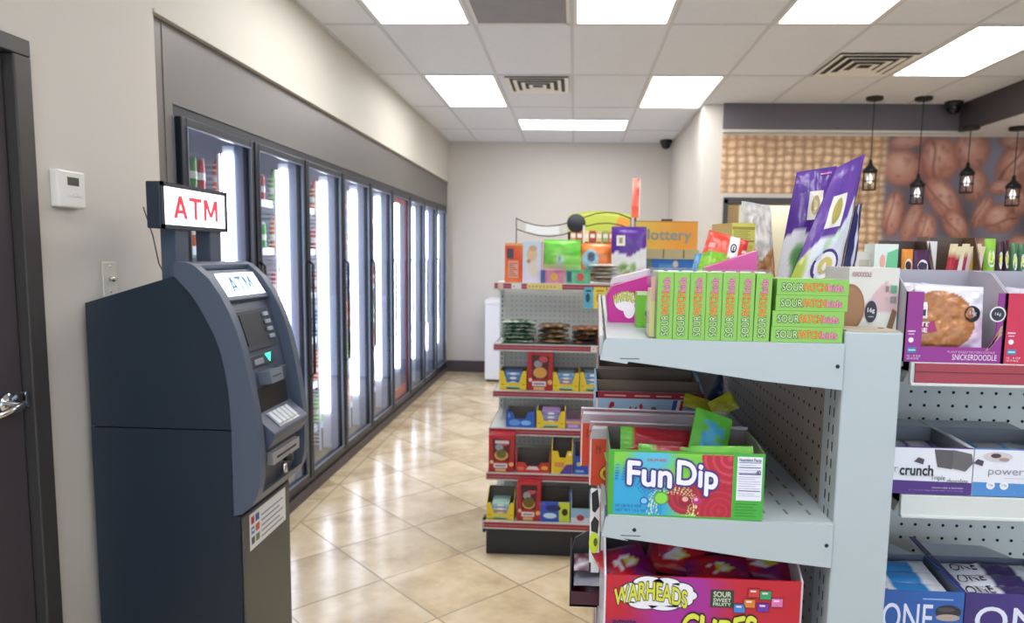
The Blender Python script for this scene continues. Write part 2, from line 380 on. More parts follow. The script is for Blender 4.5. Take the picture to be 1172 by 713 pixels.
mb = MB(); mb.box((2.0, 7.3, 2.47), (2.6, 7.9, 2.499), mat('white_fixture', 'E8E8E4')); mb.box((2.03, 7.33, 2.466), (2.57, 7.87, 2.47), emis('back_room_lamp', (1, .98, .9), 9))
tag(mb.build('ceiling_light'), 'square ceiling light in the room beyond the dark framed doorway', 'ceiling light')
# right wall far side, for closure
mb = MB(); mb.box((5.1, -4, 0), (5.2, YB, H), WALL); struct(mb.build('wall_far_right'))
# ---- entry door on the left wall
mb = MB()
mb.box((XL-.1, 1.05, 0), (XL+.02, 1.115, 2.11), DFRAME); mb.box((XL-.1, 1.992, 0), (XL+.02, 2.057, 2.11), DFRAME); mb.box((XL-.1, 1.05, 2.1105), (XL+.02, 2.057, 2.16), DFRAME)
struct(mb.build('door_frame_left', bevel=.004)).name = 'trim_5'
mb = MB(); mb.box((XL-.06, 1.118, .01), (XL-.012, 1.986, 2.106), DOORM); d1 = struct(mb.build('door_1', bevel=.003))
mb = MB(); c = Vector((XL-.012, 1.925, 1.098))
mb.tube([c, c+Vector((.012, 0, 0))], .032, CHROME, n=20); mb.tube([c+Vector((.01, 0, 0)), c+Vector((.05, 0, 0)), c+Vector((.062, -.012, .0)), c+Vector((.064, -.11, -.012))], [.011, .011, .011, .008], CHROME, n=12)
mb.build('door_handle', d1)
mb = MB(); mb.box((XL-.012, 1.972, 1.075), (XL+.010, 1.986, 1.125), CHROME); mb.build('strike_plate', d1, bevel=.003)
# ---- ceiling fixtures
FIX = mat('troffer_white_frame', 'E4E2DE', rough=.4)
fx = None
names = {0: 'bright ceiling light panel at top left, above the near cooler doors', 1: 'bright ceiling light panel at top centre, right of the dark return grille',
         2: 'ceiling light panel at top right of centre, fading on its right half', 3: 'wide bright ceiling panel at far right by the dark beam',
         4: 'ceiling light panel beyond the top left one, left of the small vent', 5: 'ceiling light panel right of the small vent, over the white wall end',
         6: 'farthest ceiling light, a wide shallow panel near the back wall'}
lightset = {}
for k, (i0, j0, i1, j1) in enumerate(LIGHTS):
    x0, x1, y0, y1 = GX+GW*i0+.012, GX+GW*i1-.012, GY+GL*j0+.012, GY+GL*j1-.012
    cx, cy = (x0+x1)/2, (y0+y1)/2; kind = k == 6
    lab = names.get(k, 'added unseen ceiling light panel behind the camera, '+['left', 'middle', 'right middle', 'far right'][k-7 if 0 <= k-7 < 4 else 0]+' one of its row')
    t = thing('ceiling_light', lab, 'ceiling light', (cx, cy, H), group='troffer ceiling lights' if not kind else 'troffer ceiling lights')
    key = kind
    if key not in lightset:
        w, d = (x1-x0)/2, (y1-y0)/2
        m1 = MB(); q = .022
        for a, b in (((-w, -d), (w, -d+q)), ((-w, d-q), (w, d)), ((-w, -d+q), (-w+q, d-q)), ((w-q, -d+q), (w, d-q))): m1.box((*a, -.007), (*b, .0), FIX)
        f = m1.build('frame', t); m2 = MB(); m2.box((-w+q, -d+q, -.004), (w-q, d-q, -.001), TROFFER); df = m2.build('diffuser', t)
        lightset[key] = (f, df)
    else:
        for o in lightset[key]: c = o.copy(); COL.objects.link(c); c.parent = t
VW = mat('vent_white', 'F0EDE6', rough=.5); VD = mat('vent_dark', '4A4848', rough=.7)
def vent(x0, x1, y0, y1, lab):
    t = thing('air_vent', lab, 'air vent', ((x0+x1)/2, (y0+y1)/2, H)); w, d = (x1-x0)/2, (y1-y0)/2
    m1 = MB(); m1.box((-w, -d, -.003), (w, d, -.001), VD); m1.build('backing', t)
    for k, s in enumerate((1, .76, .52, .28)):
        m2 = MB(); a, b = w*s, d*s; q = .034 if k == 0 else .030; z0 = -.016-.003*k
        def sl(p, q2, r, s2): m2.hexa([(*p, z0), (*q2, z0), (*r, z0+.006), (*s2, z0+.006), (*p, z0+.003), (*q2, z0+.003), (*r, z0+.009), (*s2, z0+.009)], VW)
        sl((-a, -b), (a, -b), (a-q, -b+q), (-a+q, -b+q)); sl((a, b), (-a, b), (-a+q, b-q), (a-q, b-q))
        sl((a, -b), (a, b), (a-q, b-q), (a-q, -b+q)); sl((-a, b), (-a, -b), (-a+q, -b+q), (-a+q, b-q))
        m2.build('outer_frame' if k == 0 else 'louver', t)
p, q = atz(577, 87, H), atz(650, 105, H); vent(p.x, q.x+.01, min(p.y, q.y), max(p.y, q.y), 'square white supply vent in the ceiling left of centre')
vent(GX+5*GW+.03, GX+6*GW-.03, GY+GL-.62, GY+GL-.04, 'square white supply vent in the ceiling beside the right light')
# dark perforated return grille
x0, x1, y0, y1 = GX+GW+.012, GX+2*GW-.012, GY-GL+.012, GY-.012
t = thing('return_grille', 'dark grey return air grille between the two top lights', 'air vent', ((x0+x1)/2, (y0+y1)/2, H))
m1 = MB(); w, d = (x1-x0)/2, (y1-y0)/2; m1.box((-w, -d, -.004), (w, d, -.001), mat('return_panel', '8A898C', rough=.5, metal=.1, noise=.2, nscale=5)); m1.build('panel', t)
m1 = MB()
for a, b in (((-w, -d), (w, -d+.02)), ((-w, d-.02), (w, d)), ((-w, -d), (-w+.02, d)), ((w-.02, -d), (w, d))): m1.box((*a, -.009), (*b, -.004), FIX)
m1.build('frame', t)
# dome cameras
def dome(p, lab):
    t = thing('dome_camera', lab, 'security camera', p)
    m1 = MB(); m1.lathe([(0, 0), (.075, 0), (.078, -.02), (.066, -.05), (.0, -.05)], BLACK, n=24); m1.build('housing', t)
    m1 = MB(); m1.lathe([(.058, -.05), (.056, -.07), (.042, -.095), (.02, -.108), (0, -.111)], mat('smoked_dome', '15161A', rough=.08), n=24); m1.build('dome', t)
dome((1.09, 8.83, H), 'small black dome camera on ceiling near the back wall corner')
dome((3.37, 6.62, H), 'black dome camera tucked in the corner of the beam and band')
# pendants
BULB = emis('pendant_bulb', (1, .97, .92), 1.2)
def pendant(x, y, zc, vb, lab):
    t = thing('pendant_lamp', lab, 'pendant lamp', (x, y, zc), group='black cage pendant lamps')
    d = ray(*vb); zl = CH+d.z*(y/d.y)-zc
    m1 = MB(); m1.lathe([(0, 0), (.072, 0), (.072, -.022), (.06, -.03), (0, -.03)], BLACK, n=24); m1.build('canopy', t)
    m1 = MB(); m1.tube([(0, 0, -.03), (0, 0, zl+.24)], .004, BLACK, n=6); m1.build('cord', t)
    m1 = MB(); m1.lathe([(0, zl+.27), (.014, zl+.265), (.018, zl+.225), (.055, zl+.185), (.062, zl+.175), (.062, zl+.165), (0, zl+.165)], BLACK, n=16); m1.build('cap', t)
    m1 = MB(); m1.lathe([(.04, zl+.165), (.043, zl+.15), (.043, zl+.04), (.03, zl+.02), (0, zl+.02)], CLEAR, n=20); m1.build('glass_shade', t)
    m1 = MB(); m1.lathe([(.0, zl+.15), (.012, zl+.14), (.024, zl+.10), (.024, zl+.085), (.015, zl+.065), (0, zl+.06)], BULB, n=12); m1.build('bulb', t)
    m1 = MB()
    for k in range(6):
        a = k*PI/3; m1.tube([(.056*math.cos(a), .056*math.sin(a), zl+.17), (.056*math.cos(a), .056*math.sin(a), zl)], .0045, BLACK, n=5)
    for zz in (.005, .08, .16): m1.tube([(.056*math.cos(a*PI/8), .056*math.sin(a*PI/8), zl+zz) for a in range(17)], .0045, BLACK, n=5)
    m1.build('cage', t)
pendant(at(1001, 116, 6.45).x, 6.45, H, (998, 218), 'black cage pendant lamp leftmost, hanging before the burlap mural')
pendant(at(1057, 118, 6.45).x, 6.45, H, (1051, 234), 'black cage pendant lamp, second from left, before the coffee beans')
pendant(at(1111, 150, 6.45).x, 6.45, 2.735, (1107, 221), 'black cage pendant lamp, third from left, under the low ceiling')
pendant(at(1165, 152, 6.45).x, 6.45, 2.735, (1161, 236), 'black cage pendant lamp at the far right edge')
# thermostat and switch plate
WP = mat('white_plastic', 'E6E4E2', rough=.35)
p = at(72, 216, 2.19); t = thing('thermostat', 'white wall thermostat with small grey display, beside dark door', 'thermostat', (XL, 2.189, 1.741))
m1 = MB(); m1.box((0, -.062, -.058), (.028, .062, .058), WP); m1.build('body', t, bevel=.005)
m1 = MB(); m1.box((.028, -.02, .012), (.0285, .032, .038), mat('lcd_grey', '4F5248', rough=.3)); m1.build('display', t)
for yy in (-.01, .012, .034):
    m1 = MB(); m1.box((.028, yy-.008, -.022), (.031, yy+.008, -.012), WP); m1.build('button', t, bevel=.001)
t = thing('switch_plate', 'ivory wall plate with small key switch, above the cash machine', 'switch plate', (XL, 2.385, 1.447))
m1 = MB(); m1.box((0, -.036, -.06), (.006, .036, .06), mat('ivory_plastic', 'D9D6C8', rough=.4)); m1.build('plate', t, bevel=.002)
m1 = MB(); m1.tube([(.006, 0, .0), (.02, 0, 0)], .009, CHROME, n=12); m1.box((.018, -.012, -.003), (.022, .012, .003), CHROME); m1.build('key_switch', t)
for zz in (-.045, .045):
    m1 = MB(); m1.tube([(.005, 0, zz), (.007, 0, zz)], .004, CHROME, n=8); m1.build('screw', t)
# ================================================================== COOLER RUN
Y0, DP, ND = 2.87, .672, 9
YK = [Y0+DP*k for k in range(ND+1)]
CFR = mat('cooler_frame_navy', '151A28', rough=.36, metal=.15, noise=.03)
GASK = mat('cooler_gasket_black', '16181E', rough=.6)
EDGE = mat('cooler_edge_alloy', '7E8798', rough=.3, metal=.6)
SHW = mat('white_wire', 'E8ECF4', rough=.4)
CWALL = mat('cooler_inner_wall', 'B4BCCC', rough=.5, noise=.04)
CFLR = mat('cooler_inner_floor', '8A7F6C', rough=.6, noise=.1)
mb = MB()
mb.box((-1.735, YK[0]-.008, 2.105), (-1.668, YB-.02, 2.155), CFR); mb.box((-1.735, YK[0]-.008, .07), (-1.668, YB-.02, .125), CFR)
for k, y in enumerate(YK): mb.box((-1.735, y-(.008 if k == 0 else .02), .125), (-1.668, y+.02, 2.105), mat('mullion_reflection_tone', '8E98B0', rough=.4))  # lighter grey-blue paints in the reflection along the glass edge
mb.box((-1.735, YK[-1]+.02, .07), (-1.668, YB-.02, 2.15), CFR)
mb.box((-1.735, YK[0]-.012, 0), (-1.655, YB-.015, .07), BASEB)
struct(mb.build('trim_6', bevel=.003))
cab = thing('cooler_cabinet', 'long walk-in drinks cooler behind the row of glass doors', 'refrigerator', (-1.9, 6.0, 0))
def loc_build(m, name, par, bevel=0):      # mesh given in world numbers under an un-rotated empty
    o = m.build(name, par, bevel=bevel); o.location = -Vector(par.location) if par.parent is None else Vector((0, 0, 0)); return o
mb = MB(); mb.box((-2.42, 2.86, 0), (-2.4, YB, 2.3), CWALL); loc_build(mb, 'back_panel', cab)
mb = MB(); mb.box((-2.4, 2.84, 0), (-1.74, 2.86, 2.3), CWALL); mb.box((-2.4, YB-.02, 0), (-1.74, YB-.001, 2.3), CWALL); loc_build(mb, 'end_panel', cab)
mb = MB(); mb.box((-2.4, 2.86, 2.16), (-1.737, YB-.02, 2.2), CWALL); loc_build(mb, 'top_panel', cab)
mb = MB(); mb.box((-2.4, 2.86, .03), (-1.737, YB-.02, .07), CFLR); loc_build(mb, 'floor_panel', cab)
SZ = [.30, .62, .94, 1.26, 1.56, 1.84]
led0 = div0 = sh0 = None
for k in range(ND):
    ya, yb = YK[k], YK[k+1]
    if k == 0:
        m1 = MB(); m1.box((-1.792, -.033, .40), (-1.745, -.012, 2.04), LED); m1.box((-1.785, .012, .30), (-1.745, .030, 2.04), LED); m1.box((-1.80, -.012, .14), (-1.74, .012, 2.08), mat('led_housing', 'D5D9E2', rough=.4)); led0 = m1.build('light_strip', cab)  # second tube, hidden from view, added to brighten the goods behind the next door
        m1 = MB()
        for q in range(66): z = .16+q*.028; m1.box((-2.28, -.030, z), (-1.815, -.022, z+.009), SHW)
        for xx in (-1.82, -1.98, -2.14, -2.29): m1.box((xx, -.034, .12), (xx+.012, -.018, 2.04), SHW)
        div0 = m1.build('wire_divider', cab); objs = (led0, div0)
    else:
        objs = []
        for o in (led0, div0): c = o.copy(); COL.objects.link(c); objs.append(c)
    for o in objs: o.parent = cab; o.location = (1.9, yb-6.0, 0)
    for z in SZ:
        if sh0 is None:
            m1 = MB()
            for q in range(12): m1.box((-2.28+q*.04, .03, -.012), (-2.272+q*.04, DP-.05, -.004), SHW)
            m1.box((-1.832, .03, -.03), (-1.822, DP-.05, .012), SHW); sh0 = m1.build('shelf', cab); c = sh0
        else: c = sh0.copy(); COL.objects.link(c); c.parent = cab
        c.location = (1.9, ya-6.0, z)
ORD = ['first', 'second', 'third', 'fourth', 'fifth', 'sixth', 'seventh', 'eighth', 'ninth']
door0 = None
for k in range(ND):
    ya, yb = YK[k]+.010, YK[k+1]-.010
    lab = {0: 'glass cooler door nearest the camera, partly behind the lit red letter sign', 5: 'glass cooler door with a red inner border, sixth from the camera',
           8: 'farthest glass cooler door, beside the back wall'}.get(k, '%s glass cooler door from the camera, tall with dark blue frame' % ORD[k])
    t = thing('cooler_door', lab, 'refrigerator door', (-1.667, ya, .125), group='glass doors of the drinks cooler')
    L, hh = yb-ya, 1.98
    if k == 0:
        m1 = MB(); s = .036
        for a, b in (((0, 0, 0), (.03, s, hh)), ((0, L-s, 0), (.03, L, hh)), ((0, s, 0), (.03, L-s, s)), ((0, s, hh-s), (.03, L-s, hh))): m1.box(a, b, CFR)
        p1 = m1.build('door_frame', t, bevel=.004)
        m1 = MB(); g = .007
        for a, b in (((.022, s, s), (.034, s+g, hh-s)), ((.022, L-s-g, s), (.034, L-s, hh-s)), ((.022, s, s), (.034, L-s, s+g)), ((.022, s, hh-s-g), (.034, L-s, hh-s))): m1.box(a, b, EDGE)
        p2 = m1.build('glazing_bead', t)
        m1 = MB(); m1.box((.012, s, s), (.018, L-s, hh-s), GLASS); p3 = m1.build('glass_pane', t)
        m1 = MB(); m1.tube([(.03, .02, .65), (.055, .02, .67), (.055, .02, 1.35), (.03, .02, 1.37)], .009, CFR, n=8); p4 = m1.build('door_handle', t)
        m1 = MB(); m1.box((-.012, .002, .002), (0, L-.002, .03), GASK); m1.box((-.012, .002, hh-.03), (0, L-.002, hh-.002), GASK); m1.box((-.012, .002, .002), (0, .03, hh-.002), GASK); m1.box((-.012, L-.03, .002), (0, L-.002, hh-.002), GASK); p5 = m1.build('gasket', t)
        door0 = (p1, p2, p3, p4, p5)
    else:
        for o in door0: c = o.copy(); COL.objects.link(c); c.parent = t
    if k == 5:
        m1 = MB(); s = .044; R_ = mat('red_border_print', 'C23A32', rough=.4)
        for a, b in (((.006, s, s), (.010, s+.03, hh-s)), ((.006, L-s-.05, s), (.010, L-s, hh-s)), ((.006, s, s), (.010, L-s, s+.10)), ((.006, s, hh-s-.05), (.010, L-s, hh-s))): m1.box(a, b, R_)
        o = m1.build('red_border', t); o['label'] = 'red printed border inside the glass'
# drinks: one can and one bottle shape, recoloured
def can(c1, c2, cap):
    m = MB(); m.lathe([(0, 0), (.028, 0), (.033, .012), (.033, .15), (.026, .168), (.0, .168)], GLOSS, n=12, cols=['B0B0B0', 'B0B0B0', c1, c1, cap, cap])
    m.lathe([(.0335, .06), (.0335, .095)], GLOSS, c2, n=12); return m
def pet(c1, c2, cap):
    m = MB(); m.lathe([(0, 0), (.03, 0), (.033, .01), (.033, .13), (.03, .16), (.014, .195), (.013, .205), (.015, .206), (.015, .222), (0, .223)], GLOSS, n=12, cols=[c1]*7+[cap]*3)
    m.lathe([(.0337, .07), (.0337, .10)], GLOSS, c2, n=12); return m
KD = [('red', 'can', can('B02028', 'E8E0E0', 'C0C0C4')), ('green', 'can', can('2E8F3A', 'DDE8C8', 'C0C0C4')), ('orange', 'bottle', pet('E8722A', 'F4F0E0', 'E06020')),
      ('blue', 'bottle', pet('2A4FA8', 'E4ECF4', 'F0F0F0')), ('white', 'can', can('E6E8EA', 'B82A30', 'C0C0C4')), ('lime green', 'bottle', pet('6CBF3C', 'F0F4E0', '2F7F38')), ('dark brown', 'bottle', pet('3A1C14', 'C02028', 'C02028'))]
kmesh = []
pat = {0: [3, 1, 1, 0, 4, 5, 0], 1: [0, 4, 2, 0, 1, 1, 5]}
for k in range(ND):
    for si, z in enumerate(SZ):
        n = 7 if k < 4 else 4
        seq = [(3, 0, 1, 5, 0, 1, 0), (2, 0, 3, 2, 0, 2, 0), (5, 1, 1, 5, 1, 5, 1), (2, 2, 0, 2, 6, 0, 2), (0, 3, 1, 2, 2, 0, 1), (0, 1, 3, 1, 2, 0, 1)][(5-si+k) % 6]
        for q in range(n):
            kd = seq[q]; cname, typ, m = KD[kd]
            y = YK[k]+.085+q*(.077 if n == 7 else .125)
            if len(kmesh) <= kd or kmesh[kd] is None:
                while len(kmesh) <= kd: kmesh.append(None)
                o = m.build('drink_'+typ); kmesh[kd] = o
            else: o = kmesh[kd].copy(); COL.objects.link(o)
            o.location = (-1.868, y, z-.004)
            lv = ['bottom', 'second', 'third', 'fourth', 'fifth', 'top'][si]
            tag(o, '%s drink %s, %s from near end of %s shelf, %s cooler door' % (cname, typ, ORD[q], lv, ORD[k]), typ, 'drinks on the cooler shelves')
# ================================================================== CASH MACHINE
def atm_letters(f, x0, y0, x1, y1, col):
    w = (x1-x0); X_ = lambda a: x0+a*w; Y_ = lambda b: y0+b*(y1-y0); P = lambda l: [(X_(a), Y_(b)) for a, b in l]; s = .062
    f.poly(P([(0, 0), (.075, 0), (.19, 1), (.115, 1)]), col, 2); f.poly(P([(.30, 0), (.225, 0), (.11, 1), (.185, 1)][::-1]), col, 2.3); f.poly(P([(.06, .22), (.24, .22), (.22, .38), (.08, .38)]), col, 2.6)
    f.poly(P([(.33, .82), (.62, .82), (.62, 1), (.33, 1)]), col, 2); f.poly(P([(.44, 0), (.51, 0), (.51, .85), (.44, .85)]), col, 2.3)
    f.poly(P([(.66, 0), (.73, 0), (.73, 1), (.66, 1)]), col, 2); f.poly(P([(.93, 0), (1, 0), (1, 1), (.93, 1)]), col, 2)
    f.poly(P([(.66, 1), (.80, .18), (.86, .18), (.75, 1)]), col, 2.3); f.poly(P([(1, 1), (.91, 1), (.80, .18), (.86, .18)]), col, 2.6)
atm = thing('cash_machine', 'dark blue and slate cash machine standing against the left wall', 'cash machine', (-1.36, 2.425, 0))
A_Y0, A_Y1 = 2.22, 2.63
OUT = [(-1.30, 1.515), (-1.262, 1.514), (-1.236, 1.505), (-1.187, 1.462), (-1.15, 1.408), (-1.122, 1.352), (-1.10, 1.296), (-1.083, 1.236), (-1.068, 1.17), (-1.056, 1.10), (-1.045, 1.03), (-1.037, .965), (-1.032, .90), (-1.031, .835), (-1.034, .785), (-1.044, .738), (-1.066, .70), (-1.10, .672), (-1.125, .665)]
INN = [(-1.304, 1.469), (-1.251, 1.413), (-1.224, 1.372), (-1.201, 1.33), (-1.176, 1.278), (-1.156, 1.222), (-1.143, 1.16), (-1.134, 1.099), (-1.129, 1.03), (-1.127, .956), (-1.127, .665)]
m1 = MB(); m1.prism([(-1.615, 0), (-1.615, .955), (-1.13, .955), (-1.13, .66), (-1.112, .66), (-1.112, 0)], 'y', A_Y0+.002, A_Y1-.002, ATMD)
m1.box((-1.1119, A_Y0+.012, .015), (-1.105, A_Y1-.012, .655), ATMG); loc_build(m1, 'lower_cabinet', atm, .004)
m1 = MB(); m1.prism([(-1.615, .959), (-1.615, 1.374), (-1.312, 1.467)]+INN[1:-2]+[(-1.129, .959)], 'y', A_Y0+.004, A_Y1-.004, ATMD, smooth=False); loc_build(m1, 'upper_cabinet', atm, .003)
for yy in (A_Y0+.001, ): 
    for z in (.66, .78, .915): m1 = MB(); m1.box((-1.142, A_Y0-.004, z), (-1.128, A_Y0+.002, z+.02), ATMD); loc_build(m1, 'door_hinge', atm)
for a, b in ((A_Y0-.006, A_Y0+.034), (A_Y1-.034, A_Y1+.006)):
    m1 = MB(); m1.prism(OUT+INN[::-1], 'y', a, b, ATMB, smooth=True); o = loc_build(m1, 'side_flange', atm, .006)
m1 = MB(); ho = OUT[:3]; hi = [(x-.012, z-.03) for x, z in ho]; m1.prism([(-1.335, 1.50)]+ho+hi[::-1]+[(-1.335, 1.455)], 'y', A_Y0+.03, A_Y1-.03, ATMB); loc_build(m1, 'hood', atm, .004)
FP = [(x-.040, z) for x, z in OUT[3:]]
m1 = MB(); m1.prism([(-1.262, 1.48)]+FP[:-1]+[(-1.15, .69)]+[(-1.17, 1.2), (-1.30, 1.42)], 'y', A_Y0+.034, A_Y1-.034, ATMI); loc_build(m1, 'fascia', atm)
def fx_(z):
    pts = [(-1.262, 1.48)]+FP
    for (xa, za), (xb, zb) in zip(pts, pts[1:]):
        if zb <= z <= za: t = (za-z)/(za-zb) if za != zb else 0; return xa+(xb-xa)*t
    return pts[-1][0]
def fN(z):
    d = Vector((fx_(z+.02)-fx_(z-.02), 0, .04)).normalized(); return d, Vector((d.z, 0, -d.x))
def fbox(m, y0, y1, z0, z1, d0, d1, ma, col='FFFFFF'):
    ps = []
    n = fN((z0+z1)/2)[1]
    for dd0 in ((z0, d0), (z1, d0), (z1, d1), (z0, d1)): ps.append(Vector((fx_(dd0[0]), 0, dd0[0]))+n*dd0[1])
    vs = [Vector((p.x, y0, p.z)) for p in ps]+[Vector((p.x, y1, p.z)) for p in ps]
    m.hexa(vs, ma, col); return m
def fface(y0, y1, z0, z1, d, mb, m=None):
    n = fN((z0+z1)/2)[1]; a = Vector((fx_(z0), y0, z0))+n*d; b = Vector((fx_(z1), y0, z1))+n*d
    return Face(mb, a, (0, 1, 0), (b-a), y1-y0, (b-a).length, m=m)
m1 = MB(); fbox(m1, 2.262, 2.588, 1.372, 1.474, -.005, .024, ATMI); hd = loc_build(m1, 'header_panel', atm, .004)
m1 = MB(); f = fface(2.285, 2.565, 1.386, 1.462, .0248, m1, m=LIT); f.rect(0, 0, 1, 1, 'E8F4FF', 0); atm_letters(f, .2, .18, .8, .84, '1F4A74')
o = loc_build(m1, 'lit_sign', hd)
m1 = MB(); fbox(m1, 2.30, 2.55, 1.205, 1.345, -.005, .008, ATMF); loc_build(m1, 'screen_bezel', atm, .003)
m1 = MB(); fbox(m1, 2.325, 2.475, 1.225, 1.33, .0, .0095, mat('dark_screen', '2A303C', rough=.35)); loc_build(m1, 'screen', atm)
for k in range(4):
    m1 = MB(); z = 1.235+k*.026; fbox(m1, 2.495, 2.53, z, z+.014, .008, .016, mat('atm_button', '9AA3B2', rough=.4)); loc_build(m1, 'screen_button', atm, .001)
m1 = MB(); fbox(m1, 2.31, 2.50, 1.15, 1.19, .0, .010, ATMF); fbox(m1, 2.33, 2.40, 1.157, 1.177, .010, .013, mat('atm_slot_grey', '8B919C', rough=.4)); sl = loc_build(m1, 'receipt_slot', atm, .002)
m1 = MB(); f = fface(2.42, 2.47, 1.155, 1.187, .0105, m1, m=emis('green_arrow', (.05, .9, .45), 2.2)); f.poly([(0, 1), (1, 1), (.6, 0)][::-1], '20E080', 1)
o = loc_build(m1, 'arrow_light', sl); o['label'] = 'small glowing green arrow light'
m1 = MB(); fbox(m1, 2.36, 2.46, 1.085, 1.13, .0, .045, mat('atm_reader', '6F7785', rough=.35)); fbox(m1, 2.375, 2.445, 1.106, 1.11, .045, .046, BLACK); loc_build(m1, 'card_reader', atm, .004)
m1 = MB(); fbox(m1, 2.49, 2.55, 1.09, 1.13, .0, .025, ATMF); loc_build(m1, 'audio_port', atm, .004)
m1 = MB(); fbox(m1, 2.29, 2.56, .985, 1.075, -.003, .004, BLACK); loc_build(m1, 'keypad_recess', atm)
# keypad shelf: slanted top
m1 = MB(); xa, xb = fx_(.98)-.005, fx_(.93)+.068
m1.prism([(xa, .865), (xa, 1.0), (xb, .935), (xb-.004, .915), (xb-.03, .875)], 'y', 2.275, 2.575, ATMI); kp = loc_build(m1, 'keypad_shelf', atm, .005)
m1 = MB(); sl_ = (.935-1.0)/(xb-xa)
def shp(x, y, h=0): return Vector((x, y, 1.0+sl_*(x-xa)+h))
a, b = xa+.018, xb-.008
m1.hexa([shp(a, 2.34, .001), shp(b, 2.34, .001), shp(b, 2.51, .001), shp(a, 2.51, .001), shp(a, 2.34, .004), shp(b, 2.34, .004), shp(b, 2.51, .004), shp(a, 2.51, .004)], CHROME)
for i in range(4):
    for j in range(5):
        p, q = a+.005+(b-a-.01)*i/4, 2.348+j*.033
        m1.hexa([shp(p, q, .004), shp(p+.010, q, .004), shp(p+.010, q+.024, .004), shp(p, q+.024, .004), shp(p, q, .009), shp(p+.010, q, .009), shp(p+.010, q+.024, .009), shp(p, q+.024, .009)], mat('key_silver', 'C2C6CC', rough=.35, metal=.4))
o = loc_build(m1, 'keypad', kp)
m1 = MB(); fbox(m1, 2.28, 2.57, .715, .865, -.004, .022, mat('dispenser_bezel', '55545A', rough=.4)); ds = loc_build(m1, 'cash_dispenser', atm, .006)
m1 = MB(); fbox(m1, 2.31, 2.54, .815, .858, .020, .042, mat('dispenser_lip', 'A7A7AA', rough=.35, metal=.3)); fbox(m1, 2.34, 2.51, .832, .84, .042, .0425, BLACK); o = loc_build(m1, 'note_slot', ds, .003)
m1 = MB(); p = Vector((fx_(.80)+.022, 2.45, .803)); m1.tube([p, p+Vector((.03, 0, .0))], .015, BLACK, n=14); o = loc_build(m1, 'lock_knob', ds)
m1 = MB(); m1.lathe([(.0, 0), (.011, .004), (.012, .02), (.009, .038), (0, .042)], CHROME, n=12, c=(fx_(.77)+.026, 2.45, .742)); o = loc_build(m1, 'key_tag', ds)
# notice sheet on the lower door
m1 = MB(); f = Face(m1, (-1.1045, 2.275, .515), (0, 1, 0), (0, 0, 1), .30, .13, eps=.0005)
f.rect(0, 0, 1, 1, 'E4E4E6', 1)
for j in range(5): f.rect(.30, .12+j*.15, .92-.1*(j % 2), .17+j*.15, '8A8F99', 2)
f.rect(.04, .70, .12, .9, 'B03038', 2); f.rect(.15, .70, .25, .9, '3058A0', 2); f.rect(.04, .42, .12, .62, '2F7FB8', 2); f.rect(.15, .42, .25, .62, 'C85038', 2); f.rect(.04, .14, .12, .34, '4A4A58', 2); f.rect(.15, .14, .25, .34, '5A8050', 2); f.rect(.06, .5, .10, .56, 'F0F0F0', 3)
loc_build(m1, 'notice_sheet', atm)['label'] = 'white printed notice sheet with card network squares'
m1 = MB(); m1.prism([(-1.15, .672), (-1.15, .712), (-1.062, .722), (-1.046, .735), (-1.066, .698), (-1.10, .670)], 'y', A_Y0+.034, A_Y1-.034, ATMB); loc_build(m1, 'lower_rim', atm, .003)
# topper sign
tp = thing('lit_sign_box', 'small lit white sign box with red ATM letters, on top of the cash machine', 'sign', (-1.36, 2.41, 1.43))
m1 = MB(); m1.box((-1.378, 2.20, 1.622), (-1.330, 2.625, 1.772), mat('sign_housing', '2E3744', rough=.4)); loc_build(m1, 'sign_housing', tp, .004)
m1 = MB(); f = Face(m1, (-1.3297, 2.215, 1.636), (0, 1, 0), (0, 0, 1), .395, .122, m=LIT); f.rect(0, 0, 1, 1, 'F4F6FA', 0); atm_letters(f, .14, .18, .87, .80, 'CC2434'); loc_build(m1, 'lit_face', tp)
m1 = MB()
for a, b, c, d in ((2.20, 2.215, 1.622, 1.772), (2.61, 2.625, 1.622, 1.772)): m1.box((-1.331, a, c), (-1.325, b, d), MATS['sign_housing'])
m1.box((-1.331, 2.2, 1.622), (-1.325, 2.625, 1.636), MATS['sign_housing']); m1.box((-1.331, 2.2, 1.758), (-1.325, 2.625, 1.772), MATS['sign_housing']); loc_build(m1, 'face_rim', tp)
for y in (2.29, 2.51):
    m1 = MB(); m1.box((-1.39, y, 1.446), (-1.335, y+.075, 1.63), mat('sign_post', '4A5668', rough=.45)); loc_build(m1, 'post', tp, .003)
m1 = MB(); p, q = at(164, 237, 2.35), at(182, 302, 2.35); m1.tube([p, (p+q)/2+Vector((.006, 0, 0)), q, Vector((q.x+.03, 2.37, 1.425))], .0022, BLACK, n=5); tag(m1.build('antenna_wire'), 'thin black antenna wire rising behind the cash machine', 'antenna')
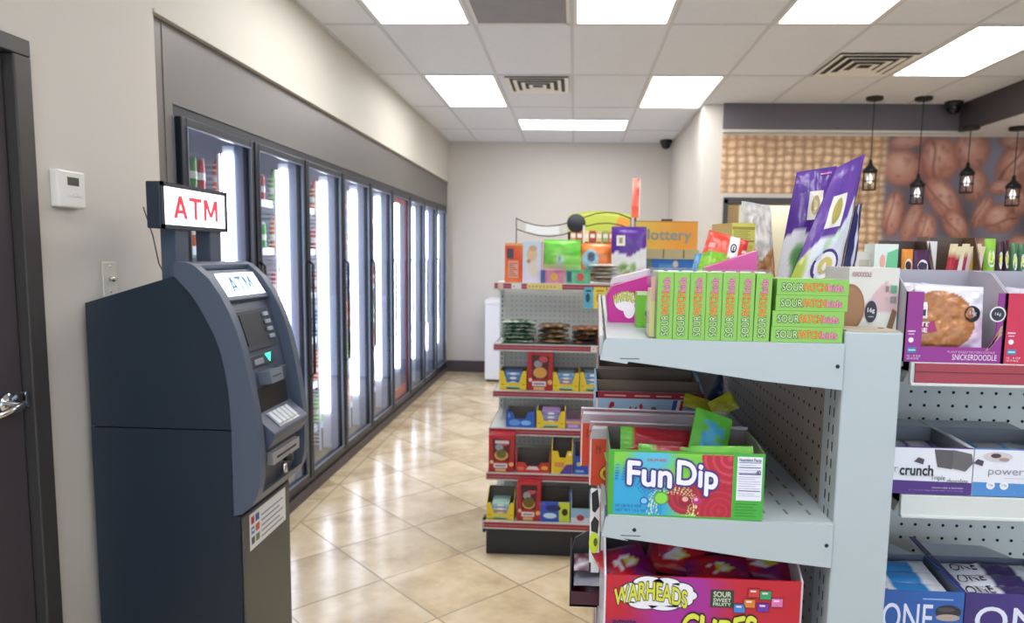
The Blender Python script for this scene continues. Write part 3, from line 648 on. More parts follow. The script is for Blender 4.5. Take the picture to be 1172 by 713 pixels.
# ================================================================== PRODUCT SHAPES
GREYCARD = '8C8178'
def open_tray(name, par, w, d, h, hb, col, inner='6E665E', notch=None, art=None, mat_=None, loc=None, t=.003, side=None, bev=0):
    """open shelf carton, front looks to -Y, origin at the front left bottom; hb back height; notch (x0,x1,depth) cut in the front"""
    m = MB(); M_ = mat_ or CARD; hs = side or h
    if notch:
        a, b, dz = notch; s = (b-a)*.18
        poly = [(0, 0), (w, 0), (w, h), (b*w, h), ((b-s)*w, h-dz*h), ((a+s)*w, h-dz*h), (a*w, h), (0, h)]
    else: poly = [(0, 0), (w, 0), (w, h), (0, h)]
    m.prism(poly, 'y', 0, t, M_, col)
    m.prism([(t, 0), (d, 0), (d, hb), (d*.55, hb if hb > hs else hs), (t, hs)], 'x', 0, t, M_, col); m.prism([(t, 0), (d, 0), (d, hb), (d*.55, hb if hb > hs else hs), (t, hs)], 'x', w-t, w, M_, col)
    m.box((t, d-t, 0), (w-t, d, hb), M_, inner); m.box((t, t, 0), (w-t, d-t, t), M_, inner)
    m.add([(t+.0004, t, t), (t+.0004, d-t, t), (t+.0004, d-t, hb-.001), (t+.0004, t, hs-.001)], [(0, 1, 2, 3)], M_, inner)
    m.add([(w-t-.0004, t, t), (w-t-.0004, d-t, t), (w-t-.0004, d-t, hb-.001), (w-t-.0004, t, hs-.001)], [(3, 2, 1, 0)], M_, inner)
    m.add([(t, t+.0004, t), (w-t, t+.0004, t), (w-t, t+.0004, h*(1-(notch[2] if notch else 0))-.001), (t, t+.0004, h*(1-(notch[2] if notch else 0))-.001)], [(0, 3, 2, 1)], M_, inner)
    if art: art(Face(m, (0, -.0001, 0), (1, 0, 0), (0, 0, 1), w, h))
    return m.build(name, par, loc=loc)
def carton_mesh(w, d, h, col, art=None, top=None, side=None):
    m = MB(); m.box((0, 0, 0), (w, d, h), CARD, col)
    if art: art(Face(m, (0, 0, 0), (1, 0, 0), (0, 0, 1), w, h))
    if side: side(Face(m, (0, d, 0), (0, -1, 0), (0, 0, 1), d, h))
    if top: top(Face(m, (0, 0, h), (1, 0, 0), (0, 1, 0), w, d))
    return m
def pouchq(BL, BR, TR, TL, th, fn, nx=22, ny=30, gus=.0, seal=.06, back='777777', decals=None, wr=.0025, m_=None, seed=0):
    """filled bag stretched between four corner points; th thickness; fn(s,t) front print"""
    BL, BR, TR, TL = map(Vector, (BL, BR, TR, TL)); n = (BR-BL).cross(TL-BL).normalized(); mb = MB(); M_ = m_ or GLOSS
    def P(s, t, side):
        b = BL*(1-s)*(1-t)+BR*s*(1-t)+TR*s*t+TL*(1-s)*t
        e = (1-abs(2*s-1)**3); f = min(1, (1-t)/.35)**.7*min(1, (t/.03))**.5 if gus else (1-abs(2*t-1)**4)
        if t > 1-seal or (not gus and t < seal): f = .03
        w = wr*(vnoise(s*9+seed, t*11, 3)-.5)*2*(1 if e*f > .05 else .3)
        return b+n*(side*(th/2*e*f+.0006)+ (w if side > 0 else w*.5))
    for side in (1, -1):
        vs = []; vc = []; fs = []
        for j in range(ny+1):
            for i in range(nx+1):
                s, t = i/nx, j/ny; vs.append(P(s, t, side)); vc.append((*lin(fn(s, t) if side > 0 else rgb(back)), 1))
        for j in range(ny):
            for i in range(nx):
                a = j*(nx+1)+i; q = (a, a+1, a+nx+2, a+nx+1); fs.append(q if side > 0 else q[::-1])
        mb.add(vs, fs, M_, smooth=True, vcols=vc)
    if decals:
        class D(Face):
            def P(s_, x, y, L): return P(x, y, 1)+n*(.0005*L+.0004)
        d = D(mb, BL, BR-BL, TL-BL, (BR-BL).length, (TL-BL).length, m=M_); d.disp = True; decals(d)
    return mb
def place(m, name, label, cat, group=None, loc=None, rotz=0, rot=None, bevel=0):
    return tag(m.build(name, loc=loc, rotz=rotz, rot=rot, bevel=bevel), label, cat, group)
def recenter(o):
    """put the origin of a world-built mesh at its base"""
    vs = [v.co for v in o.data.vertices]; mx = [min(v[i] for v in vs) for i in range(3)]; Mx = [max(v[i] for v in vs) for i in range(3)]
    c = Vector(((mx[0]+Mx[0])/2, (mx[1]+Mx[1])/2, mx[2])); o.data.transform(Matrix.Translation(-c)); o.location = c; return o
def peg(m, o, r, u, w, h, sp=.0287, rad=.0034, x0=.02, z0=.02, hm=None):
    r, u = Vector(r), Vector(u); n = r.cross(u); o = Vector(o); vs = []; fs = []
    nx, nz = int((w-2*x0)/sp)+1, int((h-2*z0)/sp)+1
    for i in range(nx):
        for j in range(nz):
            c = o+r*(x0+i*sp)+u*(z0+j*sp)+n*.0006; b = len(vs)
            for k in range(8): vs.append(c+(r*math.cos(k*PI/4)+u*math.sin(k*PI/4))*rad)
            fs.append(tuple(range(b, b+8)))
    m.add(vs, fs, hm or HOLE)
def slots(m, o, u, n, r, h, sp=.0254*1.13, wd=.006, ht=.016):
    o, u, n, r = map(Vector, (o, u, n, r)); k = 0
    while .03+k*sp*1.0 < h-.03:
        c = o+u*(.03+k*sp)+n*.0008; m.add([c-r*wd/2-u*ht/2, c+r*wd/2-u*ht/2, c+r*wd/2+u*ht/2, c-r*wd/2+u*ht/2], [(0, 1, 2, 3)], HOLE); k += 1
# ================================================================== FAR GONDOLA
GXL, GXR, GB = -.44, .80, 4.17
gon = thing('gondola_shelf', 'white pegboard shelf unit with red price rails standing down the aisle', 'shelf unit', ((GXL+GXR)/2, 3.9, 0))
mb = MB(); mb.box((GXL+.03, GB, .12), (GXR-.03, GB+.03, 1.36), BOARD); peg(mb, (GXL+.05, GB, .17), (1, 0, 0), (0, 0, 1), GXR-GXL-.1, 1.18, hm=HOLEF); loc_build(mb, 'back_panel', gon)
for x in (GXL, GXR-.03):
    mb = MB(); mb.box((x, GB-.03, 0), (x+.03, GB+.03, 1.37), STEEL); slots(mb, (x+.015, GB-.03, .1), (0, 0, 1), (0, -1, 0), (1, 0, 0), 1.25); loc_build(mb, 'upright', gon)
FZ = [(1.383, 3.84), (1.042, 3.84), (.778, 3.84), (.607, 3.67), (.392, 3.56), (.167, 3.46)]
for k, (z, yf) in enumerate(FZ):
    mb = MB(); zt = z+.018
    mb.box((GXL, yf+.012, zt-.022), (GXR, GB-.031, zt), STEEL)
    for x in (GXL, GXR-.004): mb.prism([(yf+.012, zt), (GB-.031, zt), (GB-.031, zt-.06), (yf+.02, zt-.035)], 'x', x, x+.004, STEEL)
    mb.prism([(yf, z-.022), (yf+.014, z-.024), (yf+.014, z-.018), (yf+.004, z-.016), (yf+.004, z+.016), (yf+.014, z+.018), (yf, z+.020)], 'x', GXL-.004, GXR, STEEL)
    s = loc_build(mb, 'shelf', gon)
    mb = MB(); mb.box((GXL, yf-.0015, z-.014), (GXR, yf+.002, z+.014), RAIL); mb.box((GXL, yf-.002, z-.0025), (GXR, yf-.0014, z+.0005), mat('rail_lip_pink', 'C87880', rough=.4)); loc_build(mb, 'price_rail', s)
    if k in (0, 1):
        mb = MB()
        if k == 0: spans = [(-.345, -.29, 'E8E4E0'), (-.26, -.065, 'E6CF78'), (-.42, -.39, 'E8C0B8')]
        else: spans = [(.10, .215, 'E4E4E0'), (.218, .32, '3F7F68')]
        for a, b, c in spans: mb.box((a, yf-.0035, z-.0155), (b, yf-.002, z+.0155), CARD, c); [mb.box((a+.01+i*.02, yf-.0042, z-.004), (a+.018+i*.02, yf-.0035, z+.004), CARD, 'A09058') for i in range(int((b-a-.02)/.02))]
        loc_build(mb, 'price_tags', s)
mb = MB(); mb.box((GXL+.01, 3.485, 0), (GXR, GB, .143), KICK); mb.box((GXL-.008, 3.47, .12), (GXL+.008, 3.52, .20), NAVY); loc_build(mb, 'kick_plate', gon, .003)
def fs(k): return FZ[k][0]+.0185
def X(u, y, v=400): return at(u, v, y).x
# --- top shelf of far gondola
zt = fs(0); y = 3.86
def put_box(u0, u1, vt, yf, zb, d, col, name, label, cat='box', art=None, side=None, group=None, inset=.0):
    x0, x1 = X(u0, yf, vt), X(u1, yf, vt); h = at(u0, vt, yf).z-zb
    return place(carton_mesh(x1-x0, d, h, col, art, side=side), name, label, cat, group, (x0, yf, zb+.0003))
def a_orange(f):
    f.art(lambda s, t: mix(rgb('E8501E'), rgb('F07838'), .5+.5*math.sin(t*5+s*3)), 8, 14); f.rect(.2, .12, .78, .55, 'E8A890', 1)
    for i in range(7): f.rect(.25, .16+i*.052, .72-.1*(i % 3), .18+i*.052, 'B85030', 2)
    f.rect(.12, .6, .5, .86, '504858', 2); f.rect(0, .93, 1, 1, 'F4B070', 2)
put_box(578, 598, 278, 3.87, zt, .07, 'D84A22', 'snack_carton', 'tall orange snack carton at the left end of the top shelf', 'box', a_orange)
def a_lilac(f):
    f.art(lambda s, t: mix(rgb('E6DCEC'), rgb('CDE4F0'), t), 6, 10); f.ell(.45, .68, .26, .16, 'E4C4A0', 1); f.ell(.5, .83, .2, .07, 'D8A888', 2); f.ell(.3, .52, .1, .05, 'C89070', 2); f.ell(.5, .35, .2, .2, 'E8DCCC', 1)
    f.rect(.9, 0, 1, 1, 'D8A8D0', 2)
put_box(598.5, 622, 276, 3.87, zt, .06, 'E2D8EA', 'snack_carton', 'pale lilac carton with tan shapes, beside the tall orange carton', 'box', a_lilac)
def pq(u0, u1, vt, vb, y0, y1, th, fn, name, label, cat='bag', zb=None, slope=(0, 0), decals=None, gus=.0, group=None, back='888888', seed=0, nx=18, ny=22):
    BL, BR = at(u0, vb, y0), at(u1, vb, y0); TL, TR = at(u0+slope[0], vt, y1), at(u1+slope[1], vt, y1)
    if zb is not None: BL.z = zb; BR.z = zb
    for a, b in ((BL, BR), (TL, TR)):
        if slope == (0, 0): b.z = a.z
    m = pouchq(BL, BR, TR, TL, th, fn, nx, ny, gus, back=back, decals=decals, seed=seed)
    o = tag(m.build(name), label, cat, group); return recenter(o)
GR, GR2 = rgb('5FCB3E'), rgb('A8E070')
def f_green(s, t):
    c = mix(GR, GR2, vnoise(s*5, t*5)*.9)
    if t < .14: c = rgb('C8E89C')
    if s < .05: c = rgb('E8D060')
    r = math.hypot((s-.45)/.12, (t-.28)/.24); c = mix(c, rgb('BFE0E8'), 1.2-r) if r < 1.2 else c
    r = math.hypot((s-.45)/.06, (t-.36)/.14); c = mix(c, rgb('3F6070'), 1-r) if r < 1 else c
    return c
# low boxes the pouches rest on
def a_mag(f): f.art(lambda s, t: mix(rgb('C850A0'), rgb('D8A0A0'), vnoise(s*6, t*3)), 14, 6); f.rect(0, 0, .18, 1, '4060A0', 1); f.ell(.55, .5, .14, .3, 'E0B040', 2)
def a_grn(f): f.art(lambda s, t: mix(rgb('3FA878'), rgb('80D0A0'), vnoise(s*6, t*3, 2)), 14, 6); f.rect(.06, .1, .24, .9, '2F5A78', 1); f.ell(.6, .5, .14, .3, 'D85050', 2)
b1 = put_box(619, 647, 309, 3.855, zt, .10, 'C04C98', 'snack_box', 'low magenta box under the green pouch on the top shelf', 'box', a_mag)
b2 = put_box(647.5, 676, 309, 3.855, zt, .10, '3FA070', 'snack_box', 'low green box beneath the orange pouch, right of the magenta box', 'box', a_grn)
ztop = at(620, 309, 3.855).z
pq(621, 665, 274, 309, 3.915, 3.935, .05, f_green, 'snack_pouch', 'bright green snack pouch standing on the low magenta box', 'pouch', zb=ztop+.002, back='4FA83A')
def f_or(s, t):
    c = mix(rgb('F07020'), rgb('F8A060'), vnoise(s*5, t*5, 4)); r = math.hypot((s-.28)/.26, (t-.38)/.36)
    if r < 1: c = rgb('A8D0E8')
    r = math.hypot((s-.3)/.11, (t-.48)/.2)
    if r < 1: c = rgb('48607A')
    return c
pq(665.5, 702, 278, 309, 3.915, 3.935, .05, f_or, 'snack_pouch', 'orange snack pouch with a pale blue patch, left of the purple pouch', 'pouch', zb=ztop+.002, back='D07030', seed=4)
PU, WHT = rgb('5A2E96'), rgb('ECECF0')
def f_pur(s, t):
    e = .52+.05*math.sin(s*7+1)+.10*(s-.3)
    c = mix(PU, rgb('6E44A8'), vnoise(s*4, t*6)*.6) if t > e else WHT
    if t < e:
        for cx, cy, rx, ry, k in ((.35, .28, .20, .10, '6FA048'), (.5, .18, .25, .10, 'A8B868'), (.62, .30, .1, .10, '7FAF58'), (.85, .14, .14, .12, '4078C0')):
            r = math.hypot((s-cx)/rx, (t-cy)/ry)
            if r < 1: c = mix(rgb(k), WHT, r**3)
    return c
def d_pur(d): d.rect(.14, .66, .38, .84, 'EEEAE0', 1); d.rect(.21, .70, .31, .80, 'A8A070', 2)
pq(700, 740, 259, 310, 3.86, 3.885, .055, f_pur, 'fruit_pouch', 'small purple and white pouch with green fruit, beside the lottery box', 'pouch', zb=zt+.0005, decals=d_pur, back='4A2A80')
# stack of flat white bags at the right front of that shelf
for k in range(5):
    x0 = X(672+2*(k % 2), 3.85); x1 = X(716-3*(k % 3), 3.85)
    m = pouchq((x0, 3.845, zt+.016+k*.021), (x1, 3.842, zt+.016+k*.021), (x1+.004, 3.99, zt+.022+k*.021), (x0, 3.99, zt+.022+k*.021), .02, lambda s, t, k=k: mix(rgb('E6E0D4'), rgb('8A7058'), max(0, vnoise(s*8+k*3, t*4, k)-.35)*1.2), 16, 8, back='B0A898', seed=k)
    recenter(tag(m.build('snack_bag'), ['lowest', 'second lowest', 'middle', 'second highest', 'topmost'][k]+' flat white and brown bag in the stack before the purple pouch', 'bag', 'flat bags stacked on the top shelf'))
for k, (u0, u1, c, c2, lab) in enumerate([(668, 678.5, '58B8D8', '2F4858', 'pale blue hanging shelf card at the right end of the top rail'), (679, 694, 'E8D850', 'C89830', 'yellow hanging shelf card at the right end of the top rail'), (694.5, 706, 'F0D878', 'C0A050', 'pale yellow hanging shelf card, last one beside the near shelf')]):
    p0, p1 = at(u0, 353, 3.835), at(u1, 331, 3.835); m = MB(); m.box((0, 0, 0), (p1.x-p0.x, .002, p1.z-p0.z+.01), CARD, c)
    f = Face(m, (0, 0, 0), (1, 0, 0), (0, 0, 1), p1.x-p0.x, p1.z-p0.z+.01); f.ell(.45, .5, .25, .22, c2, 1); f.rect(.2, .78, .8, .88, c2, 1)
    place(m, 'shelf_card', lab, 'card', loc=(p0.x, 3.835, p0.z))
# --- second shelf: flattened pouches in piles
def flat_bag(x0, x1, yf, z, th, fn, lab, grp, seed, d=.15, cat='bag', tilt=0.0):
    m = pouchq((x0, yf, z+th/2), (x1, yf, z+th/2+tilt), (x1, yf+d, z+th/2+tilt+.002), (x0, yf+d, z+th/2+.002), th, fn, 20, 7, back='5A6A5A', seed=seed, wr=.004, seal=.12)
    return recenter(tag(m.build('snack_bag'), lab, cat, grp))
z2 = fs(1)
def leafy(s, t, k): c = mix(rgb('D8E4D8'), rgb('3F7A4C'), max(0, min(1, (vnoise(s*14+k*7, t*5+k, k)-.38)*3.2))); return c
pl = ['bottom', 'second', 'third', 'fourth', 'fifth', 'top']
for k in range(6): flat_bag(X(572+k % 2, 3.86), X(613-(k*2) % 3, 3.86), 3.857+.003*(k % 2), z2+.001+k*.0215, .019, lambda s, t, k=k: leafy(s, t, k), '%s green and white bag in the pile at the left, counted from below' % pl[k], 'green bags piled on the second shelf', k)
def brn(s, t, k, base='8A6038', hi='D8B890', dk='3A2820'):
    a = vnoise(s*10+k*5, t*4+k, k+9); c = mix(rgb(base), rgb(hi), (a-.4)*2); b = vnoise(s*7+k*3, t*5, k+2)
    return mix(c, rgb(dk), (b-.55)*3)
for k in range(4): flat_bag(X(615, 3.86), X(652-k % 3, 3.86), 3.857, z2+.001+k*.028, .024, lambda s, t, k=k: brn(s, t, k), '%s brown nut bag in the middle pile, counted from below' % pl[k], 'brown nut bags piled on the second shelf', k+20, tilt=.003)
for k in range(4): flat_bag(X(654, 3.86), X(690+k % 2, 3.86), 3.857, z2+.001+k*.025, .022, lambda s, t, k=k: brn(s, t, k+4, '704838', 'E0A878', '402030') if k < 3 else brn(s, t, k, 'C05828', 'E8B070', '503060'), '%s dark mixed snack bag in the right pile, counted from below' % pl[k], 'dark snack bags piled on the second shelf', k+40)
# --- lower shelves: cartons
def cart(u0, u1, vt, k, col, lab, back=None, notch=None, art=None, inner='5A534D', d=.14, cat='box', name='candy_box', group=None, dy=.02):
    yf = FZ[k][1]+dy; zb = fs(k)+.0005; x0, x1 = X(u0, yf), X(u1, yf); h = at(u0, vt, yf).z-zb
    t = thing(name, lab, cat, (x0, yf, zb), group=group)
    hb = (at(u0, back, yf+d).z-zb) if back else h
    open_tray('tray', t, x1-x0, d, h, max(h, hb), col, inner, notch, art)
    return t, x0, x1, yf, zb, h, d
def fill(info, n, lay, cols, labs, group, cat='candy pack', zoff=.004, name='candy_pack', ins=.18):
    t, x0, x1, yf, zb, h, d = info; w = (x1-x0)*(1-2*ins)
    for k in range(lay):
        m = MB(); hh = (h*.92)/lay-.001
        m.box((0, 0, 0), (w, d-.02, hh), GLOSS, cols[k % len(cols)]); f = Face(m, (0, 0, 0), (1, 0, 0), (0, 0, 1), w, hh); f.rect(.12, .25, .88, .75, cols[(k+1) % len(cols)], 1); f.ell(.5, .5, .2, .3, 'E8E8F0', 2)
        place(m, name, '%s %s' % (pl[k], labs), cat, group, (x0+(x1-x0)*ins, yf+.008, zb+zoff+k*(hh+.001)), bevel=.002)
def a_yel(f):
    f.rect(.0, .0, 1, .12, 'E0C030', 1); f.rect(.25, .05, .75, .2, '80C8C0', 1); f.rect(.05, .25, .16, .32, 'C0A020', 2); f.rect(.84, .25, .95, .32, 'C0A020', 2)
YN = (.14, .86, .62)
BL3 = ['8FB8D8', '2F5FA8', '5A90C8', '3F78C0']
i = cart(572, 603, 424, 2, 'EACB2C', 'yellow notched candy carton at the left end of the third shelf', 419, YN, a_yel); fill(i, 1, 4, BL3, 'blue candy pack in the left yellow carton, third shelf', 'packs in the left yellow carton of the third shelf')
def a_red(f):
    f.art(lambda s, t: mix(rgb('A81824'), rgb('C02830'), t), 4, 4); f.poly([(.2, .3), (.8, .3), (.86, .88), (.14, .92)], '5A1418', 1); f.ell(.5, .46, .27, .14, 'D8A048', 2); f.ell(.42, .68, .16, .10, '9A9AA8', 2); f.ell(.62, .80, .18, .08, 'C8505A', 2); f.rect(.2, .12, .74, .24, 'E4DCE0', 2); f.rect(.26, .02, .68, .10, 'D8B070', 2); f.ell(.12, .27, .07, .05, 'E8C8A0', 2); f.ell(.9, .22, .1, .06, 'E8B060', 2); f.rect(.26, .15, .68, .2, '9A8898', 3)
put_box(604, 633, 402, 3.86, fs(2)+.0, .10, 'A01822', 'candy_carton', 'tall red candy carton between yellow cartons on the third shelf', 'box', a_red)
i = cart(633.5, 663.5, 426, 2, 'EACB2C', 'yellow notched candy carton right of the tall red one', 420, YN, a_yel); fill(i, 1, 5, ['88B8E0', '5A9AD0', 'E08860', '4F90D0'], 'blue candy pack in the yellow carton right of the tall red carton', 'packs in the middle yellow carton of the third shelf')
i = cart(664.5, 694, 426, 2, 'EACB2C', 'yellow notched candy carton at the right end, half behind near shelf', 420, YN, a_yel); fill(i, 1, 4, ['4F80C8', '88B0D8'], 'blue candy pack in the rightmost yellow carton, third shelf', 'packs in the right yellow carton of the third shelf')
# fourth shelf
def a_blue(f): f.ell(.3, .3, .2, .2, '5F9AE0', 1); f.ell(.7, .3, .18, .16, '7FB8F0', 1); f.rect(.08, .62, .14, .9, '7FA8E8', 1)
cart(580, 613, 471, 3, '2A5CC0', 'blue empty candy tray with tall grey back on the fourth shelf', 464, (.22, .78, .45), a_blue)
i = cart(615.5, 648.5, 470, 3, 'EACB2C', 'yellow notched candy carton alone in middle of the fourth shelf', 463, YN, a_yel); fill(i, 1, 4, ['6F98D0', 'B05880', '80A8D8', '9878B0'], 'blue and pink pack in the fourth shelf yellow carton', 'packs in the yellow carton of the fourth shelf')
cart(649.5, 677, 480, 3, 'A070A8', 'low lilac candy tray on the fourth shelf right of yellow carton', 470, None, lambda f: (f.rect(0, .55, 1, .8, 'D8B060', 1), f.rect(.1, .15, .5, .45, 'C8A0D8', 1)), inner='7A6470')
# fifth shelf
put_box(559.5, 588.5, 498, 3.575, fs(4), .12, 'A01822', 'candy_carton', 'tall red candy carton at the left end of the fifth shelf', 'box', lambda f: (a_red(f), f.rect(.25, .78, .8, .86, 'D8D0D8', 3), f.ell(.5, .5, .2, .12, '6A6A30', 4)))
cart(592, 631.5, 529, 4, 'C8352C', 'wide low red candy tray with dark back on the fifth shelf', 512, (.25, .75, .35), lambda f: (f.poly([(.3, .3), (.7, .3), (.62, .62), (.38, .62)], 'D8D8E0', 1), f.ell(.85, .5, .1, .2, 'E8B040', 1), f.ell(.15, .4, .1, .2, 'E07060', 1)))
cart(633.5, 658, 516, 4, 'E8C62A', 'tall yellow and purple candy carton with grey lid, fifth shelf', 500, (.3, .75, .3), lambda f: (f.poly([(.4, 0), (1, 0), (1, .42), (.7, .4)], '5A3F98', 1), f.rect(.15, .3, .6, .5, 'D89050', 2), f.rect(.82, .8, .95, .92, 'F4F0E0', 2)))
cart(660, 679, 522, 4, '2D50B8', 'blue candy carton at the right of the fifth shelf', 505, (.35, .8, .35), lambda f: (f.ell(.3, .55, .15, .12, 'C8C870', 1), f.rect(.1, .1, .6, .22, '8FB0E8', 1)))
# bottom deck
i = cart(558.5, 590.5, 575, 5, 'EACB2C', 'yellow notched candy carton at the left end of the bottom deck', 555, YN, a_yel); fill(i, 1, 4, ['9CC0D8', 'D88860', '7FA8D0', 'A8D0C8'], 'pale blue pack in the bottom deck yellow carton', 'packs in the bottom yellow carton')
put_box(592, 619, 553, 3.48, fs(5), .13, 'A01822', 'candy_carton', 'tall red candy carton on the bottom deck beside yellow carton', 'box', lambda f: (a_red(f), f.ell(.5, .5, .24, .14, '6A5A20', 4), f.rect(.15, .82, .85, .96, '3A1418', 4)))
cart(620.5, 656, 574, 5, '2A55C0', 'blue and lime candy tray with tall brown back on bottom deck', 556, None, lambda f: (f.poly([(.66, 0), (1, 0), (1, 1), (.62, 1)], 'C8D838', 1), f.ell(.35, .3, .22, .14, 'C8E0F4', 1), f.ell(.45, .68, .25, .16, '1C3070', 1), f.ell(.84, .5, .1, .18, '303020', 2), f.rect(0, .84, .2, .95, '7058B8', 1)))
cart(657.5, 680, 582, 5, '8FB8D8', 'pale blue and red candy tray, last on the bottom deck', 560, None, lambda f: (f.rect(0, .0, 1, .35, 'D8D8E4', 1), f.ell(.5, .35, .2, .22, 'B03048', 2)))
put_box(664, 684, 566, 3.53, fs(5), .08, '2F5FA8', 'candy_pack', 'dark blue candy pack behind the pale tray on the bottom deck', 'candy pack') if False else None
# white freezer cabinet by the back wall
t = thing('chest_freezer', 'white cabinet beside the back wall, mostly hidden by the shelves', 'freezer', (-.75, 8.55, 0))
m1 = MB(); m1.box((-1.07, 8.38, .03), (-.25, 8.95, .95), mat('freezer_white', 'E4E8F4', rough=.35)); m1.box((-1.05, 8.40, 0), (-.27, 8.93, .03), BLACK); loc_build(m1, 'body', t, .006)
m1 = MB(); m1.box((-1.075, 8.37, .952), (-.245, 8.955, 1.0), mat('freezer_lid', 'ECEFF6', rough=.3)); loc_build(m1, 'lid', t, .006)
# ================================================================== DISPLAYS ABOVE / BEYOND THE FAR GONDOLA
# wavy wire header with white card and black disc, clipped behind the far gondola top
yw = 4.26
t = thing('wire_sign_frame', 'thin wavy wire sign frame with white strip, above the far shelf', 'sign frame', (0, yw, 1.37))
def wire(pts, r=.0035, name='wire'): m1 = MB(); m1.tube([at(u, v, yw) for u, v in pts], r, BLACK, n=6); loc_build(m1, name, t)
wire([(591, 250), (600, 254), (612, 257.5), (626, 259), (640, 257.5), (655, 254), (668, 249), (682, 244.5), (695, 243), (708, 244.5), (722, 250)], name='upper_wire')
wire([(591, 262), (602, 266), (616, 269.5), (630, 270.5), (645, 268.5), (658, 264), (670, 259), (684, 256), (697, 255.5), (710, 257.5), (722, 262)], name='lower_wire')
wire([(591, 249), (591, 325)], name='upright_wire'); wire([(722, 249), (722, 325)], name='upright_wire')
m1 = MB(); P = [(602, 256), (620, 259.5), (640, 259), (640, 268), (620, 269), (602, 264.5)]; ps = [at(u, v, yw) for u, v in P]; m1.prism([(p.x, p.z) for p in ps], 'y', yw-.003, yw+.003, CARD, 'ECEEEC'); loc_build(m1, 'white_card', t)
c = at(659.5, 255.5, yw-.02); m1 = MB(); m1.tube([(c.x, yw-.02, c.z), (c.x, yw-.008, c.z)], .056, mat('dark_disc', '33363E', rough=.6), n=32); loc_build(m1, 'round_plate', t)['label'] = 'dark round plate on the wire'
m1 = MB(); p = at(668.5, 258, yw-.03); m1.box((p.x-.006, yw-.028, p.z-.12), (p.x+.006, yw-.022, p.z), CARD, 'E8E4DC'); loc_build(m1, 'white_tab', t)
m1 = MB(); m1.box((-.4, yw-.01, 1.36), (.7, yw+.01, 1.375), BLACK); m1.box((-.4, GB+.03, .9), (-.38, yw+.01, 1.37), BLACK); m1.box((.6, GB+.03, .9), (.62, yw+.01, 1.37), BLACK); loc_build(m1, 'foot_bar', t)
# tall rack with yellow-green arched header beyond
yr = 5.3
rk = thing('candy_rack', 'tall floor rack with yellow-green arched header beyond the shelf unit', 'display rack', (.25, yr, 0))
a, b = at(650, 262, yr), at(722, 262, yr); zt_ = at(650, 262, yr).z
arch = [(a.x, zt_-.02)]+[(a.x+(b.x-a.x)*q/10, at(650+72*q/10, 246-5*math.sin(PI*q/10), yr).z) for q in range(11)]+[(b.x, zt_-.02)]
m1 = MB(); m1.prism(arch, 'y', yr, yr+.02, CARD, 'C9D653'); f = Face(m1, (0, yr, 0), (1, 0, 0), (0, 0, 1), 1, 1); f.poly([(x, z-.012) for x, z in arch[2:10]]+[(x, z-.035) for x, z in arch[2:10]][::-1], 'DDE46C', 1)
h_ = loc_build(m1, 'arched_header', rk)
m1 = MB()
for x in (a.x, b.x-.02): m1.box((x, yr+.02, 0), (x+.02, yr+.05, zt_+.1), BLACK)
m1.box((a.x, yr+.05, 0), (b.x, yr+.06, zt_+.05), mat('rack_back', '3A3434', rough=.7)); m1.box((a.x, yr-.25, 0), (b.x, yr+.06, .06), BLACK); loc_build(m1, 'frame', rk)
for r in range(6):
    z = zt_-.13-r*.17
    m1 = MB(); m1.box((a.x, yr-.10, z-.012), (b.x, yr+.05, z), BLACK); loc_build(m1, 'shelf', rk)
    if r > 2: continue
    for q in range(9):
        w = (b.x-a.x-.04)/9; m1 = MB(); cc = ['E0A070', 'C86048', 'E8D8A0', 'B84038', 'D8C090', 'A8B070', 'E09060', 'D07860', 'C8A868'][(q+r*2) % 9]
        m1.box((0, 0, 0), (w*.86, .05, .115), CARD, cc); f = Face(m1, (0, 0, 0), (1, 0, 0), (0, 0, 1), w*.86, .115); f.rect(.1, .55, .9, .8, 'F0E8D8', 1); f.rect(.1, .15, .9, .3, '70402C', 1)
        place(m1, 'candy_pack', '%s upright candy pack from the left, %s row of the arched rack' % (ORD[q], ['top', 'second', 'third'][r]), 'candy pack', 'packs in the arched rack', (a.x+.02+q*w, yr-.08, z+.001))
m1 = MB(); p0, p1 = at(703, 261, 4.9), at(722, 250, 4.9); 
m1 = MB(); p0, p1 = at(722.5, 249, 4.6), at(733.5, 204, 4.6); w, h = p1.x-p0.x, p1.z-p0.z
m1.box((0, 0, 0), (w, .004, h), CARD, 'E8DCD8'); f = Face(m1, (0, 0, 0), (1, 0, 0), (0, 0, 1), w, h)
f.art(lambda s, t: mix(rgb('D84838'), rgb('F0C8B8'), max(0, vnoise(s*2.5+1, t*6, 3)-.25)*1.3) if t > .28 else mix(rgb('E07038'), rgb('D84838'), t*3), 6, 26, 1, (0, 0, .88, 1))
sg = thing('strip_sign', 'narrow upright red and white strip sign standing above the shelf', 'sign', (p0.x, 4.6, 0)); o = m1.build('printed_strip', sg, loc=(0, 0, p0.z))
m1 = MB(); m1.box((w/2-.006, .004, .02), (w/2+.006, .014, p1.z), BLACK); m1.box((-.06, -.06, 0), (w+.06, .10, .02), BLACK); m1.build('stand', sg)
